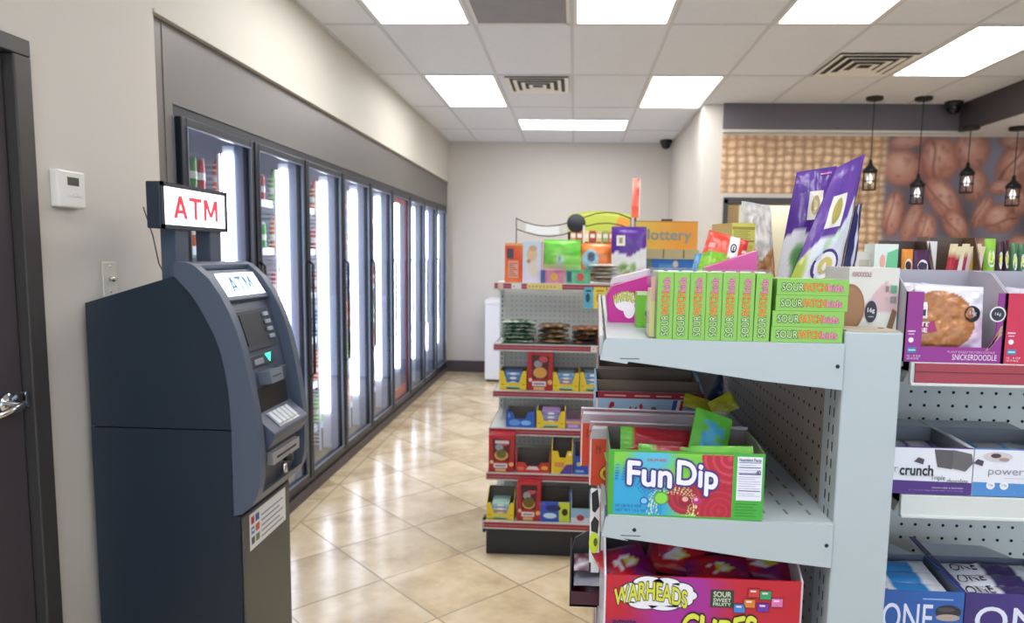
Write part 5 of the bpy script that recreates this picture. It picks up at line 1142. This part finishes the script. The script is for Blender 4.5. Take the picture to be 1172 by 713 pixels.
# blue efrutti box
def ef_art(f):
    f.art(lambda s, t: mix(rgb('7FB0D8'), rgb('A8CCE8'), t), 4, 4); f.rect(0, .86, 1, 1, '9A2838', 1); f.rect(.0, 0, .02, 1, 'E8E8E8', 1)
    for a, b in ((.08, .28), (.36, .50), (.56, .70), (.78, .95)): f.rect(a, .905, b, .935, 'E0B0A8', 2)
    f.text('efrutti', .05, .34, .43, .76, 'B82030', 2, bold=.03, out='6A1020', obold=.045)
    f.poly([(.66, .1), (.70, .1), (.76, .84), (.72, .84)], '3050A0', 1); f.poly([(.70, .1), (.73, .1), (.79, .84), (.76, .84)], 'F0F0F4', 1); f.poly([(.73, .1), (.76, .1), (.82, .84), (.79, .84)], 'B82838', 1)
    f.ell(.57, .45, .04, .2, 'C89838', 1); f.ell(.54, .6, .03, .1, '7A6028', 2)
yy = 1.62
x0, x1 = X(682, yy, 450), X(806, yy, 450); ht = at(700, 448, yy).z-Z2
t = thing('candy_display_box', 'pale blue gummy candy box with red script word and red stripe', 'candy box', (x0, yy, Z2))
open_tray('box', t, x1-x0, .16, ht, ht+.028, '7FB0D8', '75665A', None, ef_art)
m1 = MB(); m1.hexa([(.003, .05, ht-.02), (x1-x0-.003, .05, ht-.02), (x1-x0-.003, .054, ht-.02), (.003, .054, ht-.02), (.003, .05, ht+.018), (x1-x0-.003, .05, ht+.018), (x1-x0-.003, .054, ht+.018), (.003, .054, ht+.018)], CARD, '7A6858'); m1.build('divider', t)
t = thing('candy_display_box', 'open brown card box, farthest on the near second shelf', 'candy box', (x0+.01, 1.80, Z2)); open_tray('box', t, x1-x0-.02, .14, ht+.03, ht+.062, '8C7A6C', '6E6258', None, None)
fy = lambda s, t: mix(rgb('C8C020'), rgb('8A8A20'), vnoise(s*5, t*4)*.8)
a = at(806, 470, 1.54); packet(a.x, 1.54, a.z-.004, .10, .032, 0, -.6, fy, 'yellow wrapped candy bar lying behind the white lids, left one', 'yellow candy bars', 7, ry=.28, name='candy_bar', cat='candy bar')
a = at(833, 468, 1.50); packet(a.x, 1.50, a.z-.01, .055, .04, 0, -.4, fy, 'yellow wrapped candy bar pointing up behind the white lids, right one', 'yellow candy bars', 8, ry=-.5, name='candy_bar', cat='candy bar')
for k in range(2):
    a = at(825, 480, 1.50); m1 = MB(); m1.box((a.x-.06, 1.47+.03*k, Z2), (a.x+.02, 1.495+.03*k, a.z+.002), CARD, ['C0382C', 'D8D8E0'][k]); recenter(tag(m1.build('candy_box'), ['red candy box under the yellow bars', 'white candy box under the yellow bars'][k], 'candy box'))
# blue bag behind, and open carton at the back
bl, br = at(800, 520, 2.05), at(852, 520, 2.05); bl.z = br.z = Z2+.002
quadbag((bl, br, at(852, 422, 2.06), at(823, 421, 2.06)), .05, lambda s, t: rgb('2F78B8') if .55 < s < .7 and t > .4 else mix(rgb('1F2F58'), rgb('2A4878'), vnoise(s*5, t*5)), 'snack_bag', 'dark blue snack bag at the far end of the second shelf', back='1F2F58')
p0 = at(795, 455, 1.95); p1 = at(822, 425, 1.95)
q = [at(u, v, 1.965) for u, v in ((786, 424), (803, 453), (810, 453), (824, 424))]
m1 = MB(); m1.prism([(q[1].x, Z2+.001), (q[2].x, Z2+.001), (q[2].x, q[2].z), (q[3].x, q[3].z), (q[0].x, q[0].z), (q[1].x, q[1].z)], 'y', 1.965, 2.0, CARD, 'A89E98'); recenter(tag(m1.build('carton'), 'pale grey carton with slanted side before the blue bag', 'box'))
# cow-patterned hanging card and lime disc at the shelf front
yy = 1.185
a, b = at(675, 655, yy), at(689, 560, yy); m1 = MB(); m1.box((0, 0, 0), (b.x-a.x, .004, b.z-a.z), CARD, 'E4E4E8'); f = Face(m1, (0, 0, 0), (1, 0, 0), (0, 0, 1), b.x-a.x, b.z-a.z)
f.poly([(.1, .95), (.7, 1), (.9, .8), (.5, .72), (.2, .74)], '1C1A1C', 1); f.poly([(.15, .5), (.8, .47), (.9, .62), (.45, .68), (.1, .6)], '1C1A1C', 1); f.ell(.45, .36, .5, .13, 'C8D832', 2); f.ell(.6, .37, .2, .05, '50601C', 3); f.rect(.0, .0, .2, .12, '1C1A1C', 1)
place(m1, 'shelf_card', 'white card with black patches and lime disc hanging at shelf front', 'card', loc=(a.x-.002, yy, a.z))
# ================================================================== THIRD SHELF (near): cubes box
Z3 = .8725
def war_art(f):
    def fn(s, t):
        c = mix(rgb('B81828'), rgb('C02038'), vnoise(s*4, t*4)); m = max(0, 1-math.hypot((s-.38)/.30, (t-.75)/.75)); c = mix(c, rgb('A02890'), m*1.8); m = max(0, 1-math.hypot((s-.1)/.25, (t-.25)/.3)); return mix(c, rgb('7A2090'), m*1.6)
    f.art(fn, 40, 24, .5)
    for cx, cy, rx, ry in ((.14, .83, .06, .09), (.22, .92, .08, .08), (.31, .93, .07, .06), (.38, .86, .07, .08), (.42, .80, .05, .06), (.14, .75, .07, .06), (.25, .80, .12, .12), (.35, .74, .10, .08), (.20, .69, .08, .06), (.30, .68, .08, .06)):
        f.ell(cx, cy, rx+.007, ry+.012, '2A1A24', 1); 
    for cx, cy, rx, ry in ((.14, .83, .06, .09), (.22, .92, .08, .08), (.31, .93, .07, .06), (.38, .86, .07, .08), (.42, .80, .05, .06), (.14, .75, .07, .06), (.25, .80, .12, .12), (.35, .74, .10, .08), (.20, .69, .08, .06), (.30, .68, .08, .06)):
        f.ell(cx, cy, rx, ry, 'E6E4EC', 2)
    f.ell(.27, .80, .19, .13, 'E6E4EC', 2.2); f.text('WARHEADS', .045, .70, .42, .90, 'D0D040', 3, bold=.03, out='201820', obold=.07, warp=lambda a, b: (a, b*(1-.15*abs(a-.5))+.42*math.sin(PI*a)-.22-.0*a))
    f.text('CUBES', .40, .30, .78, .56, 'D8D848', 3, bold=.04, out='201820', obold=.09, warp=lambda a, b: (a, b+.12*math.sin(a*9)))
    for cx, cy, k in ((.76, .86, 'C83A30'), (.82, .84, '2F9A60'), (.88, .76, 'D870B0'), (.74, .74, 'D87830'), (.81, .70, '7030A0'), (.69, .68, '3F80C8'), (.92, .46, '2F78C8'), (.84, .34, 'C83060'), (.50, .45, 'D86A30')):
        f.rect(cx-.031, cy-.052, cx+.031, cy+.052, '301828', 3); f.rect(cx-.028, cy-.046, cx+.028, cy+.046, k, 4); f.rect(cx-.018, cy+.012, cx+.01, cy+.03, 'F0D8E0', 5)
    f.rect(.54, .68, .66, .88, '2A3A28', 2); f.text('SOUR', .555, .80, .645, .86, 'D0D8C0', 3, bold=.02); f.text('SWEET', .555, .745, .645, .785, 'D0D8C0', 3, bold=.02); f.text('FRUITY', .555, .70, .645, .735, 'D0D8C0', 3, bold=.02)
    f.text('extreme', .04, .42, .16, .50, '3A1050', 2, bold=.02)
a, b = at(694, 657, 1.125), at(917, 668, 1.125); w = b.x-a.x; h = a.z-Z3
t = thing('candy_display_box', 'open red and purple candy box with arched yellow word, bottom shelf', 'candy box', (a.x, 1.123, Z3))
m1 = MB(); T = .003
m1.box((0, 0, 0), (w, T, h), CARD, 'B81828'); m1.box((0, .17, 0), (w, .17+T, h+.012), CARD, '8A7A80'); m1.box((0, 0, 0), (w, .17, T), CARD, '8A7A80')
pr = [(0, 0), (.17, 0), (.17, h+.06), (.10, h+.062), (.05, h+.045), (.02, h+.012), (0, h)]
m1.prism([(y_, z_) for y_, z_ in pr], 'x', -T, 0, CARD, 'D8D8E4'); m1.prism([(0, 0), (.17, 0), (.17, h+.012), (.06, h+.03), (.03, h+.02), (0, h)], 'x', w, w+T, CARD, 'C8BCC4')
m1.hexa([(0, .16, h), (w*.55, .16, h), (w*.55, .164, h), (0, .164, h), (0, .165, h+.058), (w*.42, .165, h+.056), (w*.42, .168, h+.056), (0, .168, h+.058)], CARD, 'C4C8DC')
war_art(Face(m1, (0, 0, 0), (1, 0, 0), (0, 0, 1), w, h)); m1.build('box', t)
def f_wp(k): 
    return lambda s, t: (rgb('D8D0D8') if math.hypot(s-.45, t-.5) < .2 and vnoise(s*9, t*9, k) > .35 else (rgb('C8C030') if math.hypot(s-.6, t-.5) < .13 else mix(rgb('B01824'), rgb('6A1A80'), vnoise(s*3+k, t*3, k)*1.3-.3)))
spots = [(.05, .05, -.012, .10, .075, .5, -1.0), (.12, .09, -.010, .10, .07, -.3, -.9), (.20, .05, -.014, .11, .07, .1, -1.1), (.27, .08, -.012, .10, .07, -.4, -1.0), (.16, .12, .012, .12, .07, .2, -.8), (.26, .13, .006, .11, .06, 0, -.8)]
for k, (dx, dy, dz, ww, hh, rz, rx) in enumerate(spots):
    packet(a.x+dx, 1.123+dy-.02, Z3+h+dz-.018, ww, hh, rz, rx, f_wp(k), '%s red and purple candy bag in the bottom red box, counted from the left' % ORD[k], 'bags in the red box', 20+k, th=.022, name='candy_bag', cat='candy bag')
m1 = pouchq((a.x+.115, 1.235, Z3+h+.012), (a.x+.31, 1.20, Z3+h-.006), (a.x+.30, 1.25, Z3+h+.022), (a.x+.115, 1.265, Z3+h+.044), .022, lambda s, t: rgb('C8B030') if s < .12 and t > .3 else mix(rgb('A81C20'), rgb('B84830'), vnoise(s*8, t*3)), 26, 10, back='A02020', seed=31)
recenter(tag(m1.build('candy_bag'), 'long dark red bag with yellow end lying on top in the bottom red box', 'candy bag', 'bags in the red box'))
# dark tray with silver packs at the front of the lower shelves
yy = 1.62; a, b = at(662, 714, yy), at(684, 662, yy); zz = Z3
t = thing('candy_tray', 'dark round cornered tray of silver and maroon packs, jutting past the shelf', 'tray', (.018, 1.305, Z3))
m1 = MB(); x0 = -.012
m1.prism([(-.012, .0), (.26, 0), (.26, .115), (.02, .115), (-.004, .10), (-.012, .07)], 'y', .095, .10, CARD, '3A3438')
m1.box((-.012, 0, 0), (.26, .1, .004), CARD, '2A2428'); m1.prism([(0, 0), (.095, 0), (.095, .10), (.0, .03)], 'x', -.014, -.011, CARD, '2C2A30'); m1.box((-.012, 0, 0), (.26, .003, .03), CARD, '4A2030'); m1.box((.257, 0, 0), (.26, .1, .09), CARD, '2A2428'); m1.build('tray', t)
for k, c in enumerate(['8A2838', 'A8A8B8', '6A3848']):
    m1 = pouchq((.012, 1.313+.01*k, Z3+.008+.026*k), (.20, 1.313+.01*k, Z3+.008+.026*k), (.20, 1.395, Z3+.016+.026*k), (.012, 1.395, Z3+.016+.026*k), .022, lambda s, t, c=c, k=k: mix(rgb(c), rgb('D0D0DC'), max(0, vnoise(s*12, t*5, k)-.4)*2), 18, 8, back='5A3040', seed=k)
    recenter(tag(m1.build('candy_pack'), ['lowest maroon', 'middle silver', 'topmost maroon and silver'][k]+' pack in the dark jutting tray', 'candy pack', 'packs in the dark tray'))
# ================================================================== RIGHT RUN GOODS
ZR = 1.3895
def cookie_box(x, y, w, h, col, lab, kind, rotz=0):
    t = thing('cookie_display_box', lab, 'cookie box', (x, y, ZR), rotz=rotz); d = .115
    m1 = MB(); T = .002; z1 = h*.77 if kind != 'cream' else h
    if kind == 'cream':
        m1.box((0, 0, 0), (w, d, h), CARD, 'CFCBC8'); f = Face(m1, (0, 0, 0), (1, 0, 0), (0, 0, 1), w, h)
        f.art(lambda s, t_: rgb('C8A8AC') if (t_ > .50+.22*math.sin(s*2.2) -.20 and t_ < .50+.34*math.exp(-((s-.75)/.35)**2) and s > .2) else rgb('D2CDC8'), 40, 30)
        f.rect(.0, .0, 1, 1, 'D0CCC8', .2); f.text('KERDOODLE', .06, .90, .44, .95, '8A4A50', 2, bold=.01)
        f.art(lambda s, t_: mix(rgb('8A5C3C'), rgb('A87850'), vnoise(s*30, t_*30)), 2, 2, .3, (0, 0, .01, .01))
        f.ell(.04, .56, .30, .26, '8F6444', 2); f.ell(.05, .565, .25, .22, '9A6E4A', 3)
        f.ell(.47, .52, .12, .12, '2C2A30', 4); f.text('16g', .40, .50, .54, .56, 'D8D8DC', 5, bold=.02); f.rect(.42, .46, .52, .47, 'A8A8B0', 5)
        f.rect(.74, .74, .80, .80, '8A7078', 3); f.rect(.84, .73, .96, .81, '5A9A80', 3); f.rect(.74, .64, .79, .68, 'B0A898', 3); f.rect(.84, .62, .96, .69, '8A8080', 3)
        f.poly([(.78, .30), (.90, .28), (.99, .52), (.90, .56)], '7A5A38', 3)
        m1.build('box', t); return t
    pc, pc2 = col
    if kind == 'purple': win = [(0, 0), (w, 0), (w, z1), (w-.012, z1), (w-.012, h*.33), (w-.022, h*.17), (.028, h*.17), (.028, z1), (0, z1)]
    else: win = [(0, 0), (w, 0), (w, h*.17), (.040, h*.17), (.034, h*.2), (.034, z1-.006), (.028, z1), (0, z1)]
    m1.prism(win, 'y', 0, T, CARD, pc); m1.prism([(0, 0), (d, 0), (d, h), (d*.4, h*.98), (0, z1)], 'x', 0, T, CARD, 'B0ACB8'); m1.prism([(0, 0), (d, 0), (d, h), (d*.4, h*.98), (0, z1)], 'x', w-T, w, CARD, 'B0ACB8')
    m1.box((T, d-T, 0), (w-T, d, h), CARD, 'A5A2AE'); m1.box((T, T, 0), (w-T, d-T, T), CARD, 'C4C0CC')
    f = Face(m1, (0, 0, 0), (1, 0, 0), (0, 0, 1), w, h)
    f.text('SNICKERDOODLE' if kind == 'purple' else 'DOUBLE CHOCOLATE', .50, .03, .95, .092, 'EADCEC', 1, bold=.004); f.text('PLANT-BASED PROTEIN COOKIE', .45, .105, .93, .13, 'D8A8D4', 1)
    f.rect(.04, .10, .13, .16, '3A7AA8', 1); f.rect(.05, .12, .12, .14, 'A8D0E0', 2); f.text('12 - 4 OZ', .04, .055, .18, .075, 'EADCEC', 1); f.text('NET WT 48 OZ', .04, .025, .16, .045, 'EADCEC', 1); f.disc(.07, .24, .028, 'E8E0E8', 1); f.rect(.03, .33, .11, .345, 'E0C0DC', 1); f.rect(.04, .30, .10, .31, 'E0C0DC', 1)
    if kind == 'purple': f.disc(.925, .54, .085, 'E4E0E8', 1); f.disc(.925, .54, .07, '2C2A38', 2); f.text('16g', .895, .52, .955, .56, 'D8D8DC', 3)
    if kind == 'purple': 
        for i in range(3): f.poly([(.83+i*.02, .14+.02*i), (.85+i*.02, .14+.02*i), (.99, .33+.04*i), (.97, .33+.04*i)], 'B8A078', 1)
    m1.build('box', t)
    return t
def cookie_pack(x, y, z, w, h, rz, ry, dark, lab, grp, seed):
    base, hi = ('5A3438', '7A4C4C') if dark else ('9A6038', 'C08858')
    def fn(s, t_):
        r = math.hypot((s-.36)/.50, (t_-.42)/.50)
        if r < 1: return mix(mix(rgb(base), rgb(hi), vnoise(s*26, t_*26, seed)), rgb(base), r**6)
        return rgb('D8D4E0') if t_ > .5 else (rgb('D0B8D0') if not dark else rgb('D8B8C0'))
    def dec(d):
        d.ell(.82, .56, .13, .13, '25242C', 1); d.text('16g', .76, .53, .88, .60, 'C8C8D0', 2, bold=.02)
        d.poly([(.0, .20), (.30, .26), (.26, .42), (.0, .40)], '9A2060' if not dark else 'C82838', 1)
        d.text('ETE' , .02, .335, .20, .40, 'F0E0E8', 2, bold=.04); d.text('KIE', .02, .24, .17, .305, 'F0E0E8', 2, bold=.04); d.rect(.02, .46, .16, .72, 'E8E4E8', 1); d.rect(.06, .50, .14, .60, '2A2A30', 2)
    m = pouchq((0, 0, 0), (w, 0, 0), (w, .012, h), (0, .012, h), .018, fn, 40, 40, back='C8C0D0', decals=dec, seed=seed, seal=.04)
    o = m.build('cookie_pack', loc=(x, y, z)); o.rotation_euler = (0, ry, rz); return tag(o, lab, 'cookie', grp)
cookie_box(.551, 1.184, .160, .152, ('8E2C88', ''), 'purple cookie display box at the left end of the right shelf', 'purple')
cookie_box(.7125, 1.184, .160, .152, ('C22A4C', ''), 'red cookie display box, cut off by the right photo edge', 'red')
cookie_box(.465, 1.209, .083, .155, None, 'narrow cream cookie carton between the white post and the purple box', 'cream')
cookie_pack(.570, 1.193, ZR+.024, .112, .104, .0, .02, False, 'front brown cookie pack in the purple box', 'packs in the purple cookie box', 1)
cookie_pack(.585, 1.228, ZR+.020, .112, .112, .12, .16, False, 'middle cookie pack leaning right in the purple box', 'packs in the purple cookie box', 2)
cookie_pack(.575, 1.262, ZR+.022, .112, .108, -.05, .05, False, 'rear cookie pack in the purple box', 'packs in the purple cookie box', 3)
cookie_pack(.742, 1.193, ZR+.024, .112, .100, .0, .02, True, 'front dark chocolate cookie pack in the red box', 'packs in the red cookie box', 4)
cookie_pack(.738, 1.235, ZR+.022, .112, .104, .1, .1, True, 'rear dark chocolate cookie pack in the red box', 'packs in the red cookie box', 5)
# protein bar boxes, second shelf
ZP = 1.1625
def pc_art(col, flav, dark):
    def a(f):
        f.rect(0, 0, 1, 1, 'DCDEE8', .3)
        f.poly([(0, 0), (1, 0), (1, .27), (.02, .30), (0, .30)], col, 1)
        f.text('power', .02 if dark else .14, .42, .28 if dark else .48, .58, '8A8C98', 2); f.text('crunch', .30 if dark else .52, .41, .62 if dark else .98, .63, '23242C', 2, bold=.03)
        f.rect(.30, .395, .60, .402, 'A0A0A8', 2)
        if dark:
            f.poly([(.62, .98), (.66, .60), (.80, .56), (.82, .97)], '565256', 2); f.poly([(.80, .98), (.98, .90), (1.0, .70), (.93, .52), (.80, .58)], '625E62', 3)
            f.text('Triple', .60, .29, .74, .42, '3A3440', 3); f.text('chocolate', .76, .24, .96, .36, '3A3440', 3)
        else:
            f.ell(.22, .86, .14, .10, 'C8C0C4', 2); f.ell(.20, .88, .05, .05, '4A3038', 3); f.ell(.28, .80, .05, .04, 'A88888', 3); f.ell(.62, .80, .11, .13, '2C2028', 2); f.ell(.80, .80, .07, .10, '3A2A30', 2)
        for cx, cy, r in ((.10, .82, .05), (.03, .90, .035), (.48, .72, .05), (.17, .66, .02)) if dark else ((.04, .72, .05),): f.poly([(cx-r, cy-.3*r), (cx-.2*r, cy+1.6*r), (cx+r, cy+.8*r), (cx+.8*r, cy-1.5*r)], '4A4048', 2)
        f.text('CRUNCHIER & PROTEIN', .62, .135, .92, .165, 'D8D0E8', 3); f.text('5 - 1.4 OZ (40g) BARS NET WT 7.0 OZ', .40, .07, .92, .10, 'A898C8', 3)
        for cx in ((.03,) if dark else (.17, .30)): f.disc(cx, .24, .09, 'E4E4EC', 3); f.text('13g', cx-.02, .22, cx+.02, .27, '505058', 4)
    return a
xs = X(1115, 1.18, 540)
for k, (x0, w, col, dark, lab) in enumerate([(xs-.172, .171, '4A2A7C', True, 'white and purple protein bar box partly behind the white post'), (xs+.001, .171, '4A86C8', False, 'white and pale blue protein bar box at the right edge')]):
    t = thing('bar_display_box', lab, 'snack box', (x0, 1.184, ZP))
    hh = .080
    open_tray('box', t, w, .14, hh, hh+.004, 'D4D6E0', '8A8E98', None, pc_art(col, '', dark)); 
    m1 = MB();
    m1.hexa([(0, .138, hh), (w, .138, hh), (w, .141, hh), (0, .141, hh), (.002, .20, hh+.004), (w-.002, .20, hh+.004), (w-.002, .203, hh+.002), (.002, .203, hh+.002)], CARD, 'B0B8C6'); m1.build('lid', t)
    m1 = MB(); m1.box((.0, .001, hh-.001), (w, .003, hh+.0015), CARD, col); m1.build('edge_strip', t)
    for q in range(2):
        mm = pouchq((x0+.01, 1.20+q*.06, ZP+.050), (x0+w-.01, 1.20+q*.06, ZP+.052), (x0+w-.01, 1.25+q*.06, ZP+.060), (x0+.01, 1.25+q*.06, ZP+.058), .014, lambda s, t_, c=col: rgb('9A9EA8') if (s*3) % 1 < .8 else rgb(c), 18, 6, back='A8AAB4', seed=q+k)
        recenter(tag(mm.build('protein_bar'), '%s silver protein bar in the %s' % (['front', 'rear'][q], ['purple striped box', 'pale blue striped box', 'dark blue striped box'][k]), 'snack bar', 'bars in the striped boxes'))
# ONE bar boxes, third shelf
ZO = .8855
for k, (x0, w, col, col2, lab) in enumerate([(.500, .184, '2A5CA8', '1C4488', 'blue snack bar box with large white word, beside the white post'), (.686, .184, '45307F', '2E2460', 'violet snack bar box with large white word at the bottom right')]):
    hh = at(1060, 677, 1.184).z-ZO
    def one_art(f, col=col):
        f.art(lambda s, t_: mix(rgb(col2), rgb(col), .3+s*.7+.2*t_), 6, 4); f.text('ONE', .10 if k else .26, .30, .92 if k else .72, .78, 'D8DCEC', 1, bold=.005)
        f.rect(.62, .86, .90, .885, '8AA8D8', 1)
        if not k: f.ell(.86, .66, .12, .12, '2C2830', 1); f.ell(.86, .56, .11, .06, 'A89890', 2); f.ell(.84, .70, .08, .04, '4A4448', 2)
    t = thing('bar_display_box', lab, 'snack box', (x0, 1.184, ZO)); open_tray('box', t, w, .14, hh, hh+.006, col, '6A7088', None, one_art)
    m1 = MB(); m1.hexa([(.004, .139, hh), (w-.004, .139, hh), (w-.004, .142, hh), (.004, .142, hh), (.012, .225, hh-.004), (w-.03, .225, hh-.006), (w-.03, .228, hh-.008), (.012, .228, hh-.006)], CARD, 'C0CADC')
    m1.hexa([(-.004, .03, hh), (.008, .03, hh), (.008, .033, hh), (-.004, .033, hh), (.006, .22, hh+.010), (.016, .22, hh+.010), (.016, .223, hh+.008), (.006, .223, hh+.008)], CARD, '2A2458'); m1.build('lid', t)
    for q in range(3):
        z = ZO+hh-.020+q*.005
        mm = pouchq((x0+.008+.004*q, 1.20+q*.035, z), (x0+w-.012, 1.20+q*.035, z+.002), (x0+w-.012, 1.24+q*.035, z+.008), (x0+.008+.004*q, 1.24+q*.035, z+.006), .014, lambda s, t_, c=col: rgb('D4D8E4') if s < .42 or s > .78 else rgb('2F80C8' if c == '2A5CA8' else '3A2C68'), 22, 6, back='B0B4C4', seed=q+k*3, decals=(lambda d: d.text('ONE', .08, .25, .36, .8, '2A2A50', 1)))
        recenter(tag(mm.build('snack_bar'), '%s white snack bar resting in the %s' % (['front', 'middle', 'rear'][q], ['blue bottom box', 'violet bottom box', 'dark blue bottom box'][k]), 'snack bar', 'white bars in the bottom boxes'))
# goods on the far side top shelf of the right run
def bk(u0, u1, vt, yy, col, lab, art=None, name='snack_box', cat='box', d=.06, vt2=None):
    x0, x1 = X(u0, yy, 290), X(u1, yy, 290); h = at(u0, vt, yy).z-ZR
    m = carton_mesh(x1-x0, d, h, col, art); return place(m, name, lab, cat, None, (x0, yy, ZR))
bk(1001, 1028, 279, 1.70, 'DDE6E0', 'white and green carton behind the cream cookie carton', lambda f: (f.poly([(.45, .62), (1, .60), (1, .95), (.55, .9)], '6FC090', 1), f.ell(.35, .8, .12, .08, 'E8A898', 1)))
bk(980, 999, 288, 1.72, 'D8D4CC', 'pale carton at the left end of the back shelf, beside purple pouch', lambda f: f.rect(.2, .7, .8, .9, 'C0B8A8', 1))
t = thing('snack_tray', 'dark brown open tray with orange and plum packs, back shelf', 'tray', (X(1030, 1.68, 290), 1.68, ZR)); wdt = X(1076, 1.68, 290)-X(1030, 1.68, 290); hb = at(1035, 276, 1.80).z-ZR
open_tray('tray', t, wdt, .12, .10, hb, '4A3830', '4A3A34')
def pk(u0, u1, vt, yy, col, lab, c2, th=.014, lean=0):
    x0, x1 = X(u0, yy, 290), X(u1, yy, 290); h = at(u0, vt, yy).z-ZR-.004
    m = pouchq((x0, yy, ZR+.004), (x1, yy, ZR+.004), (x1+lean, yy+.01, ZR+.004+h), (x0+lean, yy+.01, ZR+.004+h), th, lambda s, t_: rgb(col), 10, 16, back=col, decals=lambda d: (d.ell(.55, .78, .34, .10, 'DCD8DC', 1), d.ell(.5, .79, .24, .06, c2, 2)), seed=int(u0))
    return recenter(tag(m.build('snack_pack'), lab, 'snack pack', 'packs on the back shelf'))
pk(1034, 1047, 285, 1.70, 'D88830', 'orange pack in the dark brown tray on the back shelf', '3A2018')
pk(1048, 1066, 286, 1.70, '4A2048', 'plum pack in the dark brown tray on the back shelf', '2A1830')
bk(1059, 1072, 276, 1.76, 'E0DCE0', 'white card standing behind the plum pack on the back shelf', d=.02)
t = thing('snack_tray', 'brown open tray of leaning red sachets on the back shelf', 'tray', (X(1077, 1.70, 290), 1.70, ZR)); wdt = X(1134, 1.70, 290)-X(1077, 1.70, 290); hb = at(1085, 272, 1.82).z-ZR
open_tray('tray', t, wdt, .12, .08, hb, '6A4A38', '5A4A40')
cs = ['B02838', '8A2030', 'D8C8C8', 'A03040', 'C8B0B0', 'D8B848', '9A2838', 'D0C0C8', 'A04838', '7A3838']
for k in range(10):
    u = 1082+k*4.6; yy = 1.725+.008*k; x0 = X(u, yy, 290); h = at(u, 276+(k % 3)*3, yy).z-ZR-.006
    m = pouchq((x0-.012, yy, ZR+.006), (x0+.004, yy, ZR+.006), (x0+.030, yy+.004, ZR+h), (x0+.012, yy+.004, ZR+h), .006, lambda s, t_, c=cs[k]: rgb(c) if t_ < .88 else rgb('D8C8A0'), 6, 12, back=cs[k], seed=k)
    recenter(tag(m.build('sachet'), '%s leaning sachet from the left in the brown tray' % (ORD+['tenth'])[k], 'sachet', 'sachets in the brown tray'))
for k, (u0, u1, vt, c, nm) in enumerate([(1128, 1141, 273, '88C040', 'lime green'), (1142, 1149, 276, '48303A', 'dark maroon'), (1150, 1156, 275, '3A2830', 'dark brown'), (1158, 1166, 278, '4A7A50', 'dark green'), (1167, 1176, 279, '3F6A4A', 'deep green')]):
    pk(u0, u1, vt, 1.78, c, '%s pack standing at the right end of the back shelf' % nm, 'D8D870', .02)
# ================================================================== LIGHT, SKY, CAMERA
w = bpy.data.worlds.new('daylight'); SC.world = w; w.use_nodes = True; n = w.node_tree.nodes
n['Background'].inputs[0].default_value = (.66, .82, 1, 1); n['Background'].inputs[1].default_value = 1.4
cd = bpy.data.cameras.new('camera'); co = bpy.data.objects.new('camera', cd); COL.objects.link(co)
cd.sensor_width = 36; cd.sensor_fit = 'HORIZONTAL'; cd.lens = FPX/1172*36; cd.shift_x = -PX/1172; cd.shift_y = PY/1172; cd.clip_start = .05; cd.dof.use_dof = True; cd.dof.focus_distance = 1.45; cd.dof.aperture_fstop = 4.5
M3 = Matrix((_r, _u, -_f)).transposed(); co.matrix_world = Matrix.Translation((0, 0, CH)) @ M3.to_4x4(); SC.camera = co
vs_ = SC.view_settings; vs_.view_transform = 'Standard'; vs_.look = 'None'; vs_.exposure = 0.60; vs_.gamma = 1; vs_.use_curve_mapping = False
